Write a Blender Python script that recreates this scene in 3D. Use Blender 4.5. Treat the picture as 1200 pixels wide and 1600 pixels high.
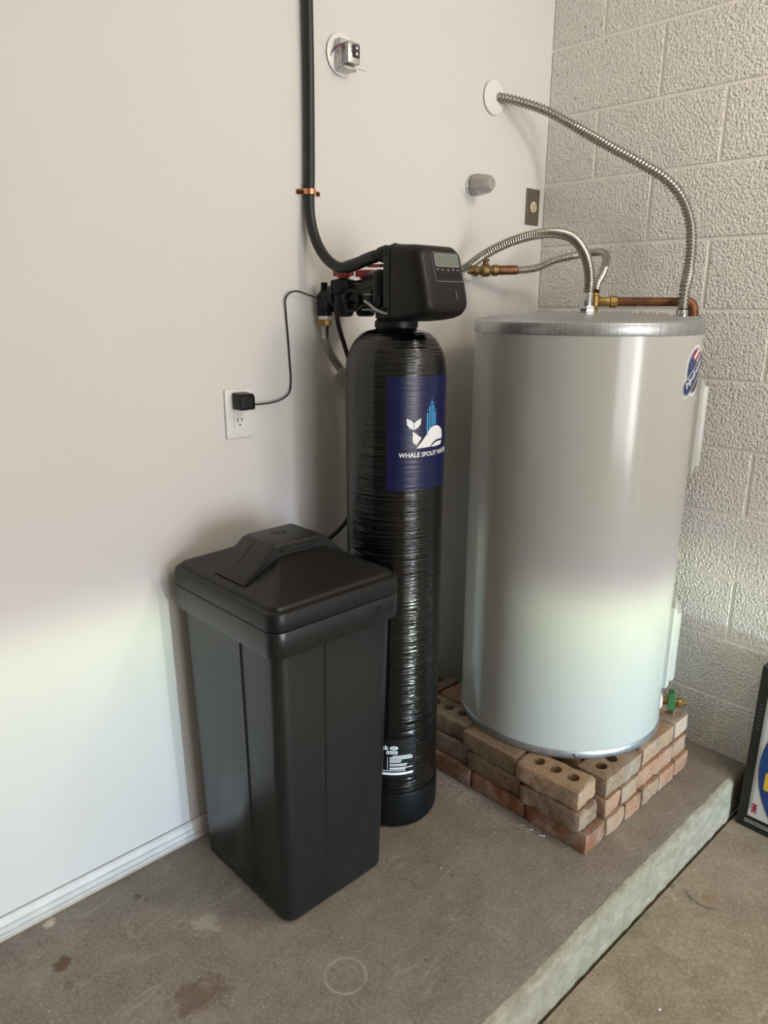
import bpy, bmesh, math, random
from mathutils import Vector, Matrix, noise

for o in list(bpy.data.objects):
    bpy.data.objects.remove(o)
SC = bpy.context.scene
COL = SC.collection
PI = math.pi
random.seed(7)

# ------------------------------------------------------------------ camera
PITCH, YAW, ROLL = 0.27346, 0.75993, 0.00506
cd = bpy.data.cameras.new('camera')
cam = bpy.data.objects.new('camera', cd)
COL.objects.link(cam)
fw = Vector((math.cos(PITCH) * math.sin(YAW), math.cos(PITCH) * math.cos(YAW), -math.sin(PITCH)))
rt = fw.cross(Vector((0, 0, 1))).normalized()
up = rt.cross(fw)
r2 = rt * math.cos(ROLL) + up * math.sin(ROLL)
u2 = -rt * math.sin(ROLL) + up * math.cos(ROLL)
M = Matrix((r2, u2, -fw)).transposed().to_4x4()
M.translation = Vector((-2.29085, -1.61952, 1.42615))
cam.matrix_world = M
cd.sensor_fit = 'VERTICAL'
cd.sensor_height = 36.0
cd.sensor_width = 27.0
cd.lens = 1160.67 / 1600 * 36
cd.clip_start = 0.05
SC.camera = cam

# ------------------------------------------------------------------ world, lights, exposure
SC.view_settings.view_transform = 'Standard'
SC.view_settings.look = 'None'
SC.view_settings.gamma = 1.0
SC.view_settings.use_curve_mapping = False
SC.view_settings.exposure = 0.0

w = bpy.data.worlds.new('sky')
SC.world = w
w.use_nodes = True
wn = w.node_tree
bgn = wn.nodes['Background']
bgn.inputs['Color'].default_value = (0.80, 0.88, 1.0, 1)
bgn.inputs['Strength'].default_value = 1.0

def area(name, loc, rot, sx, sy, power, color, spread=PI):
    l = bpy.data.lights.new(name, 'AREA')
    l.shape = 'RECTANGLE'
    l.size, l.size_y = sx, sy
    l.energy = power
    l.color = color
    l.spread = spread
    o = bpy.data.objects.new(name, l)
    o.location = loc
    o.rotation_euler = rot
    COL.objects.link(o)
    return o

# daylight through the open garage door at the far end (y = -6.2)
# sunlit drive to the left and right of a parked car, dimmer bluish shade in the middle
area('door_daylight', (-2.50, -6.15, 1.05), (PI / 2, 0, 0), 1.00, 2.05, 40, (1.0, 0.99, 0.99))
area('door_daylight', (-1.015, -6.15, 1.05), (PI / 2, 0, 0), 0.71, 2.05, 76, (1.0, 0.975, 0.955))
area('door_daylight', (-1.685, -6.15, 1.05), (PI / 2, 0, 0), 0.60, 2.05, 26, (0.90, 0.97, 1.0))
# added warm fill under the ceiling, no known bulb, brightens walls near the corner
bl = bpy.data.lights.new('corner_fill_light', 'POINT')
bl.energy = 27
bl.color = (1.0, 0.92, 0.80)
bl.shadow_soft_size = 0.14
bo = bpy.data.objects.new('corner_fill_light', bl)
bo.location = (-0.55, -1.75, 2.42)
COL.objects.link(bo)

# two low-beam car headlamps shining in from the sloping drive
def headlamp(x):
    l = bpy.data.lights.new('headlamp', 'SPOT')
    l.energy = 2150
    l.spot_size = math.radians(34)
    l.spot_blend = 0.3
    l.shadow_soft_size = 0.06
    l.use_nodes = True
    nt = l.node_tree
    em = nt.nodes['Emission']
    geo = nt.nodes.new('ShaderNodeNewGeometry')
    sep = nt.nodes.new('ShaderNodeSeparateXYZ')
    nt.links.new(geo.outputs['Incoming'], sep.inputs[0])
    ab = nt.nodes.new('ShaderNodeMath'); ab.operation = 'ABSOLUTE'
    nt.links.new(sep.outputs['Y'], ab.inputs[0])
    dv = nt.nodes.new('ShaderNodeMath'); dv.operation = 'DIVIDE'
    nt.links.new(sep.outputs['Z'], dv.inputs[0]); nt.links.new(ab.outputs[0], dv.inputs[1])
    mr = nt.nodes.new('ShaderNodeMapRange')          # slope -0.03 .. 0.11  ->  0 .. 1
    mr.inputs['From Min'].default_value = -0.03
    mr.inputs['From Max'].default_value = 0.11
    nt.links.new(dv.outputs[0], mr.inputs['Value'])
    cr = nt.nodes.new('ShaderNodeValToRGB')
    e = cr.color_ramp.elements
    e[0].position, e[0].color = 0.0, (0.30, 0.44, 0.56, 1)
    e[1].position, e[1].color = 1.0, (0, 0, 0, 1)
    for p, c in ((0.30, (0.34, 0.55, 0.74)), (0.60, (0.54, 0.79, 0.84)), (0.755, (0.80, 1.02, 0.80)),
                 (0.80, (0.60, 0.66, 0.58)), (0.83, (0.20, 0.20, 0.29)), (0.865, (0.045, 0.05, 0.12)), (0.92, (0.02, 0.025, 0.07))):
        n = e.new(p); n.color = (*c, 1)
    nt.links.new(mr.outputs[0], cr.inputs[0])
    nt.links.new(cr.outputs[0], em.inputs['Color'])
    # the hot spot of a low beam sits towards the kerb side (+x)
    dx = nt.nodes.new('ShaderNodeMath'); dx.operation = 'DIVIDE'
    nt.links.new(sep.outputs['X'], dx.inputs[0]); nt.links.new(ab.outputs[0], dx.inputs[1])
    m2 = nt.nodes.new('ShaderNodeMapRange'); m2.interpolation_type = 'SMOOTHSTEP'
    m2.inputs['From Min'].default_value = -0.10
    m2.inputs['From Max'].default_value = 0.05
    m2.inputs['To Min'].default_value = 0.40
    m2.inputs['To Max'].default_value = 1.35
    nt.links.new(dx.outputs[0], m2.inputs['Value'])
    nt.links.new(m2.outputs[0], em.inputs['Strength'])
    o = bpy.data.objects.new('headlamp', l)
    o.location = (x, -10.0, -0.1)
    o.rotation_euler = (PI / 2 + 0.04, 0, 0)
    COL.objects.link(o)
headlamp(-1.25)
headlamp(-0.62)

# ------------------------------------------------------------------ materials
def mat(name, base=(0.5, 0.5, 0.5), rough=0.5, metal=0.0, spec=0.5):
    m = bpy.data.materials.new(name)
    m.use_nodes = True
    b = m.node_tree.nodes['Principled BSDF']
    b.inputs['Base Color'].default_value = (*base, 1)
    b.inputs['Roughness'].default_value = rough
    b.inputs['Metallic'].default_value = metal
    b.inputs['Specular IOR Level'].default_value = spec
    return m

class NT:
    """small helper to wire nodes of one material"""
    def __init__(s, m):
        s.t = m.node_tree
        s.b = s.t.nodes['Principled BSDF']
        s.pos = s.t.nodes.new('ShaderNodeNewGeometry').outputs['Position']
    def n(s, kind, **kw):
        x = s.t.nodes.new(kind)
        for k, v in kw.items():
            setattr(x, k, v)
        return x
    def l(s, a, b):
        s.t.links.new(a, b)
    def mapped(s, scale=(1, 1, 1), loc=(0, 0, 0)):
        m = s.n('ShaderNodeMapping')
        m.inputs['Scale'].default_value = scale
        m.inputs['Location'].default_value = loc
        s.l(s.pos, m.inputs[0])
        return m.outputs[0]
    def noise(s, scale, detail=3, rough=0.55, vec=None, dist=0.0):
        x = s.n('ShaderNodeTexNoise')
        x.inputs['Scale'].default_value = scale
        x.inputs['Detail'].default_value = detail
        x.inputs['Roughness'].default_value = rough
        x.inputs['Distortion'].default_value = dist
        s.l(vec or s.pos, x.inputs['Vector'])
        return x.outputs['Fac']
    def ramp(s, v, stops):
        r = s.n('ShaderNodeValToRGB')
        e = r.color_ramp.elements
        while len(e) < len(stops):
            e.new(0.5)
        for el, (p, c) in zip(e, stops):
            el.position = p
            el.color = (*c, 1) if len(c) == 3 else c
        s.l(v, r.inputs[0])
        return r.outputs[0]
    def mix(s, fac, a, b, mode='MIX'):
        m = s.n('ShaderNodeMix', data_type='RGBA', blend_type=mode)
        for sock, v in ((m.inputs[0], fac), (m.inputs[6], a), (m.inputs[7], b)):
            if isinstance(v, (int, float)):
                sock.default_value = v
            elif isinstance(v, tuple):
                sock.default_value = (*v, 1)
            else:
                s.l(v, sock)
        return m.outputs[2]
    def math(s, op, a, b=0.0, c=None):
        m = s.n('ShaderNodeMath', operation=op)
        for i, v in enumerate((a, b, c)):
            if v is None:
                continue
            if isinstance(v, (int, float)):
                m.inputs[i].default_value = v
            else:
                s.l(v, m.inputs[i])
        return m.outputs[0]
    def bump(s, h, strength, dist, prev=None):
        b = s.n('ShaderNodeBump')
        b.inputs['Strength'].default_value = strength
        b.inputs['Distance'].default_value = dist
        s.l(h, b.inputs['Height'])
        if prev is not None:
            s.l(prev, b.inputs['Normal'])
        return b.outputs[0]
    def color(s, c):
        s.l(c, s.b.inputs['Base Color'])
    def normal(s, c):
        s.l(c, s.b.inputs['Normal'])
    def rough(s, c):
        s.l(c, s.b.inputs['Roughness'])
    def distance(s, p, flat=True):
        """distance in plan from point p"""
        v = s.n('ShaderNodeVectorMath', operation='SUBTRACT')
        s.l(s.pos, v.inputs[0]); v.inputs[1].default_value = (*p, 0)
        q = s.n('ShaderNodeVectorMath', operation='MULTIPLY')
        s.l(v.outputs[0], q.inputs[0]); q.inputs[1].default_value = (1, 1, 0)
        d = s.n('ShaderNodeVectorMath', operation='LENGTH')
        s.l(q.outputs[0], d.inputs[0])
        return d.outputs['Value']

def wall_paint():
    m = mat('painted_drywall', (0.72, 0.69, 0.65), 0.9, spec=0.08)
    k = NT(m)
    big = k.noise(1.3, 2)
    k.color(k.ramp(big, [(0.3, (0.665, 0.645, 0.615)), (0.7, (0.69, 0.672, 0.648))]))
    nb = k.noise(120, 3)
    n2 = k.noise(14, 3)
    k.normal(k.bump(n2, 0.25, 0.004, k.bump(nb, 0.18, 0.0015)))
    return m

def cmu(rough_face=True):
    m = mat('painted_block' if rough_face else 'painted_mortar', (0.72, 0.69, 0.64), 0.8, spec=0.1)
    k = NT(m)
    n0 = k.noise(2.2, 3)
    col = k.ramp(n0, [(0.3, (0.82, 0.79, 0.735)), (0.7, (0.87, 0.84, 0.785))])
    if rough_face:
        a = k.noise(125, 2, 0.55, dist=0.25)
        pit = k.ramp(a, [(0.28, (0, 0, 0)), (0.72, (1, 1, 1))])
        col = k.mix(k.ramp(a, [(0.27, (0.85, 0.85, 0.85)), (0.36, (0, 0, 0))]), col, (0.22, 0.205, 0.18))
        k.normal(k.bump(pit, 0.9, 0.0062))
    else:
        a = k.noise(60, 3)
        k.normal(k.bump(a, 0.4, 0.002))
    k.color(col)
    return m

def concrete(name, lower=False):
    m = mat(name, (0.25, 0.22, 0.19), 0.75, spec=0.35)
    k = NT(m)
    big = k.noise(2.6, 5, 0.6)
    med = k.noise(11, 5, 0.65, dist=0.4)
    fine = k.noise(130, 4, 0.7)
    c = k.ramp(big, [(0.30, (0.185, 0.158, 0.132)), (0.50, (0.265, 0.228, 0.192)), (0.72, (0.345, 0.310, 0.272))])
    c = k.mix(0.6, c, k.ramp(med, [(0.30, (0.145, 0.122, 0.10)), (0.5, (0.27, 0.235, 0.20)), (0.70, (0.40, 0.362, 0.318))]))
    c = k.mix(0.45, c, k.ramp(fine, [(0.3, (0.10, 0.085, 0.07)), (0.55, (0.28, 0.25, 0.21)), (0.75, (0.50, 0.46, 0.41))]))
    # chalky streaks
    st = k.noise(9, 5, 0.7, vec=k.mapped((1.0, 2.6, 1.0)), dist=1.2)
    c = k.mix(k.ramp(st, [(0.57, (0, 0, 0)), (0.72, (0.5, 0.5, 0.5))]), c, (0.45, 0.42, 0.375))
    # pale specks of spilled plaster and dark pits
    vo = k.n('ShaderNodeTexVoronoi'); vo.inputs['Scale'].default_value = 42
    k.l(k.pos, vo.inputs['Vector'])
    patch = k.noise(4.5, 3)
    sp = k.math('MULTIPLY', k.ramp(vo.outputs['Distance'], [(0.05, (1, 1, 1)), (0.10, (0, 0, 0))]),
                k.ramp(patch, [(0.53, (0, 0, 0)), (0.63, (1, 1, 1))]))
    c = k.mix(sp, c, (0.62, 0.60, 0.56))
    v2 = k.n('ShaderNodeTexVoronoi'); v2.inputs['Scale'].default_value = 15
    k.l(k.mapped((1, 1, 1), (3.1, 1.7, 0)), v2.inputs['Vector'])
    c = k.mix(k.ramp(v2.outputs['Distance'], [(0.03, (0.7, 0.7, 0.7)), (0.10, (0, 0, 0))]), c, (0.135, 0.11, 0.09))
    if not lower:
        wob = k.math('MULTIPLY', k.math('SUBTRACT', k.noise(30, 2), 0.5), 0.006)
        d = k.math('ADD', k.distance((-1.4525, -0.622)), wob)
        ring = k.math('ABSOLUTE', k.math('SUBTRACT', d, 0.0455))
        rg = k.math('MULTIPLY', k.ramp(ring, [(0.0012, (1, 1, 1)), (0.0042, (0, 0, 0))]),
                    k.ramp(k.noise(22, 3), [(0.30, (0.25, 0.25, 0.25)), (0.55, (0.8, 0.8, 0.8))]))
        c = k.mix(rg, c, (0.50, 0.44, 0.36))
        for p, r, colr, amt in (((-1.8734, -0.0318), 0.015, (0.62, 0.57, 0.50), 0.95), ((-1.6843, -0.0977), 0.013, (0.11, 0.10, 0.085), 0.7),
                                ((-1.672, -0.120), 0.008, (0.12, 0.11, 0.09), 0.6), ((-1.8917, -0.1663), 0.024, (0.13, 0.075, 0.042), 0.9),
                                ((-1.9086, -0.2284), 0.013, (0.15, 0.10, 0.065), 0.6), ((-1.7175, -0.4502), 0.060, (0.15, 0.10, 0.066), 0.7),
                                ((-1.735, -0.50), 0.03, (0.40, 0.36, 0.31), 0.5), ((-1.6066, -0.2874), 0.04, (0.50, 0.47, 0.42), 0.5)):
            wb = k.math('MULTIPLY', k.math('SUBTRACT', k.noise(28, 5, 0.75), 0.5), r * 3.4)
            dd = k.math('DIVIDE', k.math('ADD', k.distance(p), wb), r)
            c = k.mix(k.ramp(dd, [(0.55, (amt, amt, amt)), (1.0, (0, 0, 0))]), c, colr)
    else:
        wb = k.math('MULTIPLY', k.math('SUBTRACT', k.noise(40, 4, 0.7), 0.5), 0.02)
        dd = k.math('ADD', k.distance((-0.497, -1.028)), wb)
        c = k.mix(k.ramp(dd, [(0.012, (0.55, 0.55, 0.55)), (0.030, (0, 0, 0))]), c, (0.22, 0.14, 0.065))
        d3 = k.math('ADD', k.distance((-0.49, -1.012)), k.math('MULTIPLY', wb, 0.35))
        arc = k.math('ABSOLUTE', k.math('SUBTRACT', d3, 0.050))
        sx = k.n('ShaderNodeSeparateXYZ'); k.l(k.pos, sx.inputs[0])
        side = k.ramp(k.math('ADD', sx.outputs['X'], 1.0), [(0.472, (1, 1, 1)), (0.490, (0, 0, 0))])
        am = k.math('MULTIPLY', k.ramp(arc, [(0.0015, (0.85, 0.85, 0.85)), (0.006, (0, 0, 0))]), side)
        c = k.mix(am, c, (0.075, 0.078, 0.085))
        d4 = k.math('ADD', k.distance((-0.5296, -0.935)), wb)
        c = k.mix(k.ramp(d4, [(0.004, (0.5, 0.5, 0.5)), (0.012, (0, 0, 0))]), c, (0.08, 0.08, 0.08))
    if lower:
        c = k.mix(1.0, c, (1.26, 1.22, 1.10), 'MULTIPLY')
    k.color(c)
    k.normal(k.bump(fine, 0.55, 0.0022, k.bump(med, 0.4, 0.005)))
    return m

def edge_concrete():
    m = mat('worn_concrete_edge', (0.44, 0.42, 0.38), 0.8)
    k = NT(m)
    a = k.noise(45, 5, 0.7, vec=k.mapped((0.5, 1, 1)))
    k.color(k.ramp(a, [(0.3, (0.24, 0.205, 0.14)), (0.55, (0.35, 0.305, 0.215)), (0.75, (0.45, 0.40, 0.30))]))
    k.normal(k.bump(k.noise(110, 5, 0.75), 0.9, 0.006))
    return m

def black_plastic(name, base=(0.014, 0.014, 0.015), rough=0.38, grain=260, amt=0.12, spec=0.4):
    m = mat(name, base, rough, spec=spec)
    k = NT(m)
    k.normal(k.bump(k.noise(grain, 2), amt, 0.0008))
    return m

def wound_tank():
    m = mat('wound_fibreglass', (0.0025, 0.0025, 0.0025), 0.11, spec=0.55)
    k = NT(m)
    strands = k.noise(1.0, 3, 0.65, vec=k.mapped((2.5, 2.5, 115)))
    fine = k.noise(1.0, 3, 0.6, vec=k.mapped((5, 5, 300)))
    blob = k.noise(34, 2)
    k.normal(k.bump(fine, 0.5, 0.0016, k.bump(strands, 0.9, 0.0055, k.bump(blob, 0.03, 0.001))))
    return m

def tank_film(name, base, rough):
    m = mat(name, base, rough, spec=0.45)
    k = NT(m)
    strands = k.noise(1.0, 3, 0.65, vec=k.mapped((5, 5, 150)))
    k.normal(k.bump(strands, 0.42, 0.0028))
    return m

def brick_mat():
    m = mat('fired_clay', (0.3, 0.16, 0.10), 0.85, spec=0.25)
    k = NT(m)
    oi = k.n('ShaderNodeObjectInfo')
    big = k.noise(14, 5, 0.65, dist=0.5)
    fine = k.noise(120, 4, 0.7)
    tone = k.mix(1.0, oi.outputs['Color'], k.ramp(fine, [(0.3, (0.62, 0.58, 0.55)), (0.5, (1, 1, 1)), (0.75, (1.28, 1.25, 1.2))]), 'MULTIPLY')
    c = k.mix(k.ramp(big, [(0.44, (0, 0, 0)), (0.68, (0.72, 0.72, 0.72))]), tone, (0.34, 0.27, 0.205))
    b2 = k.noise(9, 4, 0.6, vec=k.mapped((1, 1, 1), (5, 2, 1)))
    c = k.mix(k.ramp(b2, [(0.54, (0, 0, 0)), (0.70, (0.65, 0.65, 0.65))]), c, (0.11, 0.085, 0.062))
    chip = k.noise(38, 3, 0.6, vec=k.mapped((1, 1, 1), (1, 8, 3)))
    c = k.mix(k.ramp(chip, [(0.68, (0, 0, 0)), (0.73, (0.55, 0.55, 0.55))]), c, (0.55, 0.50, 0.44))
    k.color(c)
    k.normal(k.bump(fine, 0.7, 0.0026, k.bump(big, 0.5, 0.005)))
    return m

def galvanised():
    m = mat('galvanised_steel', (0.44, 0.45, 0.46), 0.40, 0.85)
    k = NT(m)
    a = k.noise(1.0, 3, vec=k.mapped((160, 160, 6)))
    k.color(k.ramp(a, [(0.3, (0.36, 0.37, 0.38)), (0.7, (0.50, 0.51, 0.52))]))
    return m

def aged(name, c0, c1, rough, metal, scale=25):
    m = mat(name, c0, rough, metal)
    k = NT(m)
    k.color(k.ramp(k.noise(scale, 4, 0.65), [(0.38, c0), (0.62, c1)]))
    return m

MT = {}
MT['wall'] = wall_paint()
MT['block'] = cmu(True)
MT['mortar'] = cmu(False)
MT['slab'] = concrete('ledge_concrete')
MT['floor'] = concrete('garage_concrete', True)
MT['edge'] = edge_concrete()
MT['base'] = aged('scuffed_white_trim', (0.66, 0.65, 0.63), (0.74, 0.73, 0.71), 0.45, 0.0, 18)
MT['trim_shade'] = mat('trim_shadow_grey', (0.27, 0.26, 0.25), 0.8)  # grey that stands in for the shadow above the baseboard
MT['ceil'] = mat('ceiling_white', (0.80, 0.77, 0.72), 0.8)
MT['far'] = mat('far_wall_paint', (0.40, 0.385, 0.36), 0.8)
MT['drive'] = mat('driveway', (0.40, 0.38, 0.35), 0.9)
MT['bin'] = black_plastic('moulded_black_plastic', (0.007, 0.0078, 0.0080), 0.32, 300, 0.05, 0.54)
MT['lid'] = black_plastic('lid_black_plastic', (0.0075, 0.0068, 0.0065), 0.42, 300, 0.08, 0.38)
MT['tank'] = wound_tank()
MT['boot'] = black_plastic('rubber_boot', (0.004, 0.0042, 0.0044), 0.45, spec=0.16)
MT['head'] = black_plastic('control_head_plastic', (0.008, 0.007, 0.0065), 0.40, 400, 0.06, 0.25)
MT['blk'] = black_plastic('black_fitting', (0.006, 0.006, 0.006), 0.42, spec=0.25)
MT['blk2'] = black_plastic('dark_grey_fitting', (0.012, 0.012, 0.012), 0.5, spec=0.25)
MT['navy'] = tank_film('navy_label_film', (0.003, 0.0045, 0.050), 0.30)
MT['white_print'] = tank_film('white_print', (0.78, 0.79, 0.80), 0.4)
MT['blue_print'] = tank_film('light_blue_print', (0.06, 0.36, 0.70), 0.4)
MT['black_print'] = tank_film('black_label_film', (0.006, 0.006, 0.007), 0.3)
MT['heater'] = mat('warm_grey_enamel', (0.425, 0.417, 0.387), 0.16, spec=0.5)
MT['galv'] = galvanised()
MT['screw'] = mat('zinc_screw', (0.55, 0.55, 0.55), 0.3, 1.0)
MT['brick'] = brick_mat()
MT['steel_flex'] = mat('stainless_corrugated', (0.43, 0.405, 0.365), 0.25, 1.0)
MT['conduit'] = mat('flexible_steel_conduit', (0.36, 0.335, 0.305), 0.32, 0.95)
MT['brass'] = aged('brass', (0.24, 0.15, 0.05), (0.36, 0.235, 0.085), 0.40, 0.9)
MT['oldbrass'] = aged('tarnished_brass', (0.12, 0.075, 0.032), (0.27, 0.185, 0.085), 0.5, 0.85, 60)
MT['copper'] = aged('oxidised_copper', (0.12, 0.052, 0.026), (0.23, 0.105, 0.052), 0.5, 0.75, 30)
MT['newcopper'] = mat('bright_copper', (0.80, 0.36, 0.19), 0.25, 1.0)
MT['poly'] = black_plastic('black_poly_pipe', (0.017, 0.019, 0.018), 0.40, 200, 0.05)
MT['rubber'] = mat('black_cord', (0.010, 0.010, 0.010), 0.5)
MT['white'] = mat('white_plastic', (0.76, 0.75, 0.72), 0.35)
MT['white2'] = mat('white_enamel', (0.78, 0.76, 0.73), 0.3)
MT['dark'] = mat('dark_recess', (0.02, 0.02, 0.02), 0.6)
MT['red'] = mat('red_plastic', (0.36, 0.018, 0.018), 0.4)
MT['lcd'] = mat('lcd_glass', (0.13, 0.145, 0.125), 0.22)
MT['greyline'] = mat('grey_print', (0.20, 0.20, 0.20), 0.5)
MT['iconprint'] = mat('pale_print', (0.34, 0.33, 0.32), 0.5)
MT['greywire'] = mat('grey_wire', (0.42, 0.42, 0.42), 0.45)
MT['bronze'] = mat('brown_metal_plate', (0.15, 0.125, 0.095), 0.45, 0.4)
MT['ivory'] = mat('ivory_plastic', (0.60, 0.50, 0.33), 0.4)
MT['chrome'] = mat('chrome', (0.50, 0.50, 0.49), 0.2, 1.0)
MT['zinc'] = aged('zinc_plate', (0.42, 0.42, 0.41), (0.58, 0.57, 0.55), 0.35, 0.8, 40)
MT['green'] = mat('green_plastic', (0.022, 0.115, 0.032), 0.45)
MT['stk_white'] = mat('sticker_white', (0.75, 0.76, 0.77), 0.3)
MT['stk_grey'] = mat('sticker_grey', (0.36, 0.38, 0.41), 0.3)
MT['stk_blue'] = mat('sticker_blue', (0.008, 0.026, 0.125), 0.3)
MT['stk_red'] = mat('sticker_red', (0.45, 0.02, 0.03), 0.3)
MT['stk_black'] = mat('sticker_black', (0.02, 0.02, 0.02), 0.3)
MT['card_black'] = mat('black_cardboard', (0.014, 0.014, 0.014), 0.45)
MT['card_white'] = mat('printed_white', (0.62, 0.61, 0.58), 0.5)
MT['card_grey'] = mat('printed_grey', (0.22, 0.21, 0.20), 0.5)
MT['card_blue'] = mat('printed_blue', (0.012, 0.05, 0.20), 0.4)
MT['card_yellow'] = mat('printed_yellow', (0.75, 0.48, 0.03), 0.45)
MT['card_red'] = mat('printed_red', (0.45, 0.012, 0.03), 0.45)
MT['purple_wire'] = mat('purple_wire', (0.10, 0.05, 0.12), 0.4)
MT['red_wire'] = mat('red_wire', (0.25, 0.03, 0.04), 0.4)
MT['crumb'] = mat('plaster_crumb', (0.72, 0.70, 0.66), 0.9)
MT['braid'] = None
def braid():
    m = mat('braided_hose', (0.42, 0.38, 0.36), 0.35, 0.5)
    k = NT(m)
    wv = k.n('ShaderNodeTexWave'); wv.bands_direction = 'DIAGONAL'
    wv.inputs['Scale'].default_value = 220
    k.l(k.pos, wv.inputs['Vector'])
    k.color(k.ramp(wv.outputs['Fac'], [(0.3, (0.20, 0.17, 0.17)), (0.7, (0.52, 0.49, 0.47))]))
    k.normal(k.bump(wv.outputs['Fac'], 0.5, 0.001))
    return m
MT['braid'] = braid()
def clear_knob():
    m = mat('clear_acrylic', (0.62, 0.60, 0.57), 0.12)
    b = m.node_tree.nodes['Principled BSDF']
    b.inputs['Transmission Weight'].default_value = 0.5
    b.inputs['IOR'].default_value = 1.45
    return m
MT['acrylic'] = clear_knob()

# ------------------------------------------------------------------ object helpers
WPOS = {}
def empty(name, loc, label, cat, group=None):
    o = bpy.data.objects.new(name, None)
    o.empty_display_size = 0.05
    o.location = loc
    COL.objects.link(o)
    o['label'] = label
    o['category'] = cat
    if group:
        o['group'] = group
    WPOS[o.name] = Vector(loc)
    return o

def obj(name, bm, m, parent=None, smooth=40, kind=None, label=None, keep=False):
    """links a bmesh whose vertices are in world coordinates as ONE object"""
    me = bpy.data.meshes.new(name)
    bmesh.ops.remove_doubles(bm, verts=bm.verts, dist=1e-6)
    bmesh.ops.recalc_face_normals(bm, faces=bm.faces)
    org = WPOS[parent.name] if parent else Vector((0, 0, 0))
    if bm.verts:
        c = sum((v.co for v in bm.verts), Vector()) / len(bm.verts)
    else:
        c = org.copy()
    bm.transform(Matrix.Translation(-c))
    bm.to_mesh(me)
    bm.free()
    if smooth:
        for p in me.polygons:
            p.use_smooth = True
        me.set_sharp_from_angle(angle=math.radians(smooth))
    me.materials.append(m)
    o = bpy.data.objects.new(name, me)
    COL.objects.link(o)
    o.location = c - org
    if parent:
        o.parent = parent
    WPOS[o.name] = c
    if kind:
        o['kind'] = kind
    if label:
        o['label'] = label
    return o

def tag(o, label, cat, group=None):
    o['label'] = label
    o['category'] = cat
    if group:
        o['group'] = group
    return o

def B():
    return bmesh.new()

def box(bm, x0, x1, y0, y1, z0, z1, bev=0.0, seg=2, mtx=None):
    t = bmesh.new()
    vs = [t.verts.new((x, y, z)) for x in (x0, x1) for y in (y0, y1) for z in (z0, z1)]
    for f in ((0, 1, 3, 2), (4, 6, 7, 5), (0, 4, 5, 1), (2, 3, 7, 6), (0, 2, 6, 4), (1, 5, 7, 3)):
        t.faces.new([vs[i] for i in f])
    bmesh.ops.recalc_face_normals(t, faces=t.faces)
    if bev:
        bmesh.ops.bevel(t, geom=list(t.edges), offset=bev, segments=seg, profile=0.5, affect='EDGES')
    join(bm, t, mtx)

def join(bm, t, mtx=None):
    if mtx is not None:
        t.transform(mtx)
    me = bpy.data.meshes.new('tmp')
    t.to_mesh(me)
    t.free()
    bm.from_mesh(me)
    bpy.data.meshes.remove(me)

def frame(axis):
    a = Vector(axis).normalized()
    h = Vector((0, 0, 1)) if abs(a.z) < 0.9 else Vector((1, 0, 0))
    u = h.cross(a).normalized()
    return u, a.cross(u), a

def lathe(bm, prof, org=(0, 0, 0), axis=(0, 0, 1), n=32, cap=True, phase=0.0):
    """prof: list of (radius, distance along axis)"""
    u, v, a = frame(axis)
    org = Vector(org)
    rings = []
    for r, h in prof:
        if r < 1e-6:
            rings.append([bm.verts.new(org + a * h)])
        else:
            rings.append([bm.verts.new(org + a * h + u * (r * math.cos(2 * PI * i / n + phase)) + v * (r * math.sin(2 * PI * i / n + phase))) for i in range(n)])
    for p, q in zip(rings, rings[1:]):
        for i in range(n):
            j = (i + 1) % n
            if len(p) == 1 and len(q) == 1:
                continue
            if len(p) == 1:
                bm.faces.new((p[0], q[i], q[j]))
            elif len(q) == 1:
                bm.faces.new((p[i], p[j], q[0]))
            else:
                bm.faces.new((p[i], p[j], q[j], q[i]))
    if cap:
        for r in (rings[0], rings[-1]):
            if len(r) > 2:
                bm.faces.new(r)

def cyl(bm, p0, p1, r0, r1=None, n=20):
    p0, p1 = Vector(p0), Vector(p1)
    lathe(bm, [(r0, 0), (r0 if r1 is None else r1, (p1 - p0).length)], p0, p1 - p0, n)

def smooth_path(pts, step):
    P = [Vector(p) for p in pts]
    P = [P[0] * 2 - P[1]] + P + [P[-1] * 2 - P[-2]]
    out = []
    for i in range(1, len(P) - 2):
        p0, p1, p2, p3 = P[i - 1:i + 3]
        d = [max((b - a).length, 1e-6) ** 0.5 for a, b in ((p0, p1), (p1, p2), (p2, p3))]
        t0, t1 = 0.0, d[0]
        t2 = t1 + d[1]
        t3 = t2 + d[2]
        m = 24
        for k in range(m):
            t = t1 + (t2 - t1) * k / m
            a1 = p0 * ((t1 - t) / (t1 - t0)) + p1 * ((t - t0) / (t1 - t0))
            a2 = p1 * ((t2 - t) / (t2 - t1)) + p2 * ((t - t1) / (t2 - t1))
            a3 = p2 * ((t3 - t) / (t3 - t2)) + p3 * ((t - t2) / (t3 - t2))
            b1 = a1 * ((t2 - t) / (t2 - t0)) + a2 * ((t - t0) / (t2 - t0))
            b2 = a2 * ((t3 - t) / (t3 - t1)) + a3 * ((t - t1) / (t3 - t1))
            out.append(b1 * ((t2 - t) / (t2 - t1)) + b2 * ((t - t1) / (t2 - t1)))
    out.append(P[-2])
    # resample
    res, acc = [out[0]], 0.0
    L = sum((b - a).length for a, b in zip(out, out[1:]))
    N = max(2, round(L / step))
    s = L / N
    i, pos, need = 0, 0.0, s
    for a, b in zip(out, out[1:]):
        seg = (b - a).length
        while seg > 0 and pos + seg >= need - 1e-9 and len(res) < N:
            res.append(a + (b - a) * ((need - pos) / seg))
            need += s
        pos += seg
    res.append(out[-1])
    return res, L

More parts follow.
